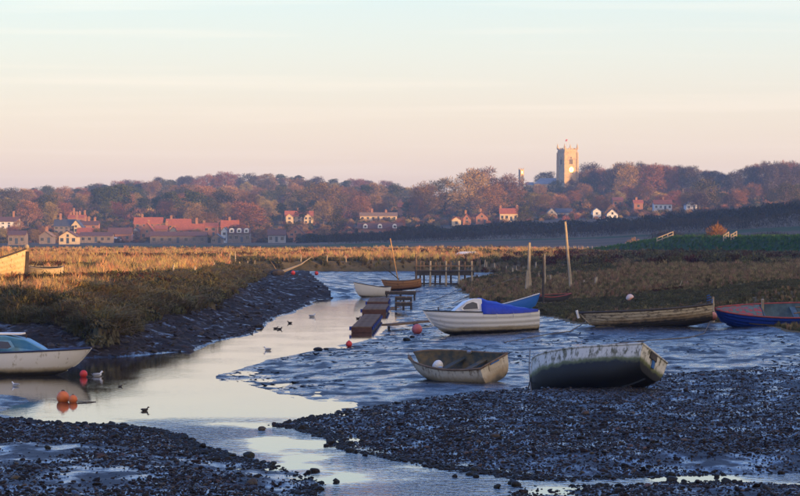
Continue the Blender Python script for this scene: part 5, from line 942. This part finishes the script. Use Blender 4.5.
# buoys
def buoy(label, px, py, dia, m, half=.5, rope=True, name='mooring_buoy', z=None, y_=None):
    x, y, zz = G(px, py); e = empty(name, (x, y, zz if z is None else z)); r_ = dia/2
    MB().ball((0, 0, r_*(1-.35*half)), (r_, r_, r_*1.02), 16, 12).build('float', m, e, smooth=True)
    MB().tube([(r_*.22*math.cos(a), 0, r_*(2-.35*half)+r_*.12*math.sin(a)) for a in np.linspace(-.6, 3.74, 9)], r_*.08, 5).build('eye', m_black, e)
    if rope: MB().tube([(r_*.2, 0, r_*.4), (r_*1.3, -.1, .03), (r_*3.2, -.2, .015), (r_*5, .1, .0)], .012, 5).build('line', m_rope, e)
    return tag(e, label, 'buoy', 'mooring buoys')
m_or = mat('orange_buoy', (.80, .20, .045), (.62, .14, .03), 4, .5, .2, 20); m_pk = mat('faded_red_buoy', (.62, .16, .15), (.48, .11, .11), 4, .55, .2, 20); m_rd = mat('red_buoy', (.70, .05, .035), (.5, .03, .025), 4, .5); m_wo = mat('white_buoy', (.70, .55, .48), (.75, .30, .18), 2.2, .55, .2, 10, thr=(.48, .52)); m_sal = mat('salmon_buoy', (.72, .27, .17), (.60, .20, .12), 4, .55)
buoy('large orange buoy of the floating pair in the creek', 63, 402, .36, m_or, .9); buoy('smaller orange buoy of the floating pair', 73, 402.5, .25, m_or, .9); buoy('red buoy under the bow of the blue cabin boat', 83.5, 377, .26, m_rd, .8)
buoy('big faded red buoy on the mud left of cabin boat', 417, 334, .50, m_pk, .3); buoy('small dark red buoy at the creek edge', 349, 347, .27, m_rd, .3); buoy('white and orange buoy in the marsh grass', 630, 302, .46, m_wo, .2, False)
buoy('small red buoy on the far mud beside the driftwood', 293, 275, .45, m_rd, .3, False); buoy('small red buoy alone on the far mud', 316.5, 275, .40, m_rd, .3, False)
x, y, z = G(714, 325); e = buoy('salmon buoy hanging at the bow of the blue boat', 714, 325, .42, m_sal, 0, False); e.location.z = ZR(320, y); e.location.y = y-1.3; e.location.x -= .2; MB().tube([(0, .02, .42), (-.04, .03, .75), (.02, .1, 1.02)], .022, 5).build('line', m_blrope, e)
for i, (px_, py_, s_) in enumerate([(406, 341, .2), (412, 338, .14), (318, 351, .2), (326, 350, .12)]):
    x, y, z = G(px_, py_); b = stone(m_weed, 90+i); o = b.build('stone', m_weed, None); o.scale = (s_, s_, s_*.8); o.location = (x, y, z+s_*.3); tag(o, ['dark stone by the big faded red buoy', 'smaller dark stone by the big faded red buoy', 'dark stone on the creek shore below the stages', 'little stone on the creek shore below the stages'][i], 'stone')
# ropes
def rope(label, pts, r_=.014, m=None):
    e0 = Vector(pts[0]); o = MB().tube([Vector(p)-e0 for p in pts], r_, 5).build('mooring_rope', m or m_rope, None, loc=e0); return tag(o, label, 'rope', 'mooring ropes')
def GP(px, py, up=.02): x, y, z = G(px, py); return (x, y, z+up)
rope('mooring line from the clinker boat bow across the mud', [GP(594, 318, .35), GP(585, 325, .10), GP(570, 332), GP(555, 334), GP(530, 338), GP(505, 343)], .022)
rope('dark line lying across the mud below the clinker boat', [GP(710, 326, .2), GP(704, 334), GP(690, 338), GP(640, 342), GP(600, 346), GP(560, 350)], .025)
rope('line from the derelict boat stem down to the mud', [GP(531, 392, .02), GP(529, 380, .35), GP(530, 366, .6)], .018)
rope('long line from footbridge bank to the floating stages', [GP(492, 275, .5), GP(470, 286, .3), GP(450, 295, .1), GP(430, 302)], .02)
rope('line from the bank stakes to the cabin boat', [GP(520, 281, .4), GP(500, 287, .3), GP(470, 297, .15), GP(452, 306, .1)], .02)
rope('blue rope wound on the post by the blue boat', [(lambda q: (q[0]+.1*math.cos(i*1.6), q[1]-.02+.1*math.sin(i*1.6), q[2]+.95+.03*i))(G(709, 322)) for i in range(12)], .022, m_blrope)
# driftwood on the far mud
x, y, z = G(284, 275); e = empty('driftwood', (x, y, z)); MB().tube([(-1.2, 0, .1), (0, .1, .35), (1.6, .2, 1.0), (2.6, .2, 1.7)], [.16, .14, .08, .03], 6).build('branch', m_grwood, e); MB().tube([(-.6, 0, .2), (-1.0, .1, .9), (-1.3, .1, 1.3)], [.09, .06, .02], 5).build('twig', m_wood, e); MB().ball((-.6, -.2, .2), (.7, .4, .35), 8, 6).build('root', m_dkwood, e); tag(e, 'bleached driftwood branch on the far mud', 'driftwood')
# birds
m_gw = mat('gull_white', (.80, .80, .80), (.70, .71, .73), 8, .7); m_gg = mat('gull_grey', (.32, .34, .38), (.25, .27, .3), 8, .7); m_dk = mat('duck_dark', (.035, .03, .028), (.07, .055, .045), 10, .7); m_bill = mat('bill', (.5, .25, .05), rough=.5)
def bird(label, px, py, s_, kind, rz=0.0, float_=True):
    x, y, z = G(px, py); e = empty('gull' if kind == 'gull' else 'duck', (x, y, z), (0, 0, rz)); s_ *= .55; e.scale = (s_, s_, s_); up = 0.0 if float_ else .10
    def fn(p):
        q = Vector((p.x, p.y, p.z)); q.z += .35*max(0, -p.x)**2*.6+.15*max(0, p.x); k = 1-.55*max(0, -p.x)**1.5-.18*max(0, p.x)**2; q.y *= k; q.z *= (1-.25*max(0, -p.x)); return q
    b = MB().ball((0, 0, .06+up), (.21, .085, .085), 12, 8, fn=fn); b.tube([(.12, 0, .09+up), (.17, 0, .15+up), (.20, 0, .19+up)], [.055, .04, .036], 8); b.ball((.215, 0, .205+up), (.052, .042, .044), 9, 7); b.build('body', m_gw if kind == 'gull' else m_dk, e, smooth=True)
    MB().tube([(.255, 0, .20+up), (.315, 0, .19+up)], [.017, .006], 6).build('bill', m_bill, e)
    for sd in (-1, 1): MB().ball((-.03, sd*.072, .085+up), (.17, .022, .055), 10, 6, fn=lambda p: Vector((p.x, p.y*(1-.3*max(0, -p.x)), p.z+.25*max(0, -p.x)))).build('wing', m_gg if kind == 'gull' else m_dk, e, smooth=True)
    MB().add([(-.18, -.03, .09+up), (-.18, .03, .09+up), (-.28, .02, .12+up), (-.28, -.02, .12+up), (-.18, 0, .065+up)], [(0, 1, 2, 3), (4, 0, 3), (4, 3, 2), (4, 2, 1)]).build('tail', m_gw if kind == 'gull' else m_dk, e)
    if not float_:
        for sd in (-1, 1): MB().tube([(0, sd*.03, .09), (0.01, sd*.03, 0)], .008, 5).build('leg', m_bill, e)
    return tag(e, label, 'bird', 'birds on the creek')
bird('white gull floating by the left mud spit', 16, 386, 1.0, 'gull', R(170)); bird('dark duck alone on the bright pool', 144.5, 411, .85, 'duck', R(12)); bird('dark duck far out on the shaded water', 120, 387, .55, 'duck', R(10)); bird('white gull near the red buoy', 97, 376.5, 1.35, 'gull', R(10))
bird('white gull on the pale water by the creek bend', 312, 317, 1.6, 'gull', R(10)); bird('left dark duck of the pair near the bank', 275.5, 329, 1.0, 'duck', R(0)); bird('right dark duck of the pair near the bank', 279.5, 329.5, 1.0, 'duck', R(10)); bird('lone dark duck nearer the creek bend', 290, 323.5, 1.1, 'duck', R(160)); bird('gull low on the water by the left bank', 268, 350.5, 1.2, 'gull', R(190))
bird('dark duck beside the nearest floating stage', 358, 319, 1.1, 'duck', R(20))
# larger loose stones
SPOT = [(262, 430, .16), (249, 457, .20), (205, 454, .12), (212, 452, .10), (336, 482, .12), (315, 472, .15), (308, 473, .10), (320, 490, .13), (299, 494, .12), (274, 424, .09), (330, 444, .14), (326, 446, .10), (344, 446, .09), (365, 456, .1), (470, 475, .15), (476, 477, .12), (455, 477, .1), (512, 484, .14), (497, 488, .12), (516, 486, .16), (495, 437, .18), (555, 434, .17), (585, 414, .16), (672, 481, .17), (717, 477, .10), (684, 482, .09), (112, 424, .14), (85, 424, .13), (58, 423, .14), (30, 420, .12), (125, 425, .1), (115, 437, .16), (100, 457, .17), (48, 449, .14), (252, 484, .17), (230, 470, .12), (735, 483, .12), (150, 430, .1), (20, 470, .12), (72, 492, .14)]
prot = [stone(m_weed, 200+i, .62, 12, 9) for i in range(6)]; pm = [mesh('stone', b.v, b.f, m_weed) for b in prot]; pm2 = [mesh('stone', b.v, b.f, m_st2) for b in prot]
STONES = []
for i, (px_, py_, s_) in enumerate(SPOT):
    s_ *= .7; x, y, z = G(px_, py_); tan = s_ > .108 and i % 2 == 0; o = obj('stone', (pm2 if tan else pm)[i % 6], None, (x, y, z+s_*.22), (random.uniform(-.3, .3), random.uniform(-.3, .3), random.uniform(0, 6))); o.scale = (s_, s_, s_)
    side = 'on the near left shingle' if px_ < 290 and py_ > 419 else 'at the edge of the stream' if px_ < 400 else 'on the right shingle bar'
    tag(o, 'stone', 'stone', 'larger loose stones on the foreshore'); STONES.append((o, px_, 'larger tan flint' if tan else 'larger dark weedy stone', side))
name_in_order(STONES)
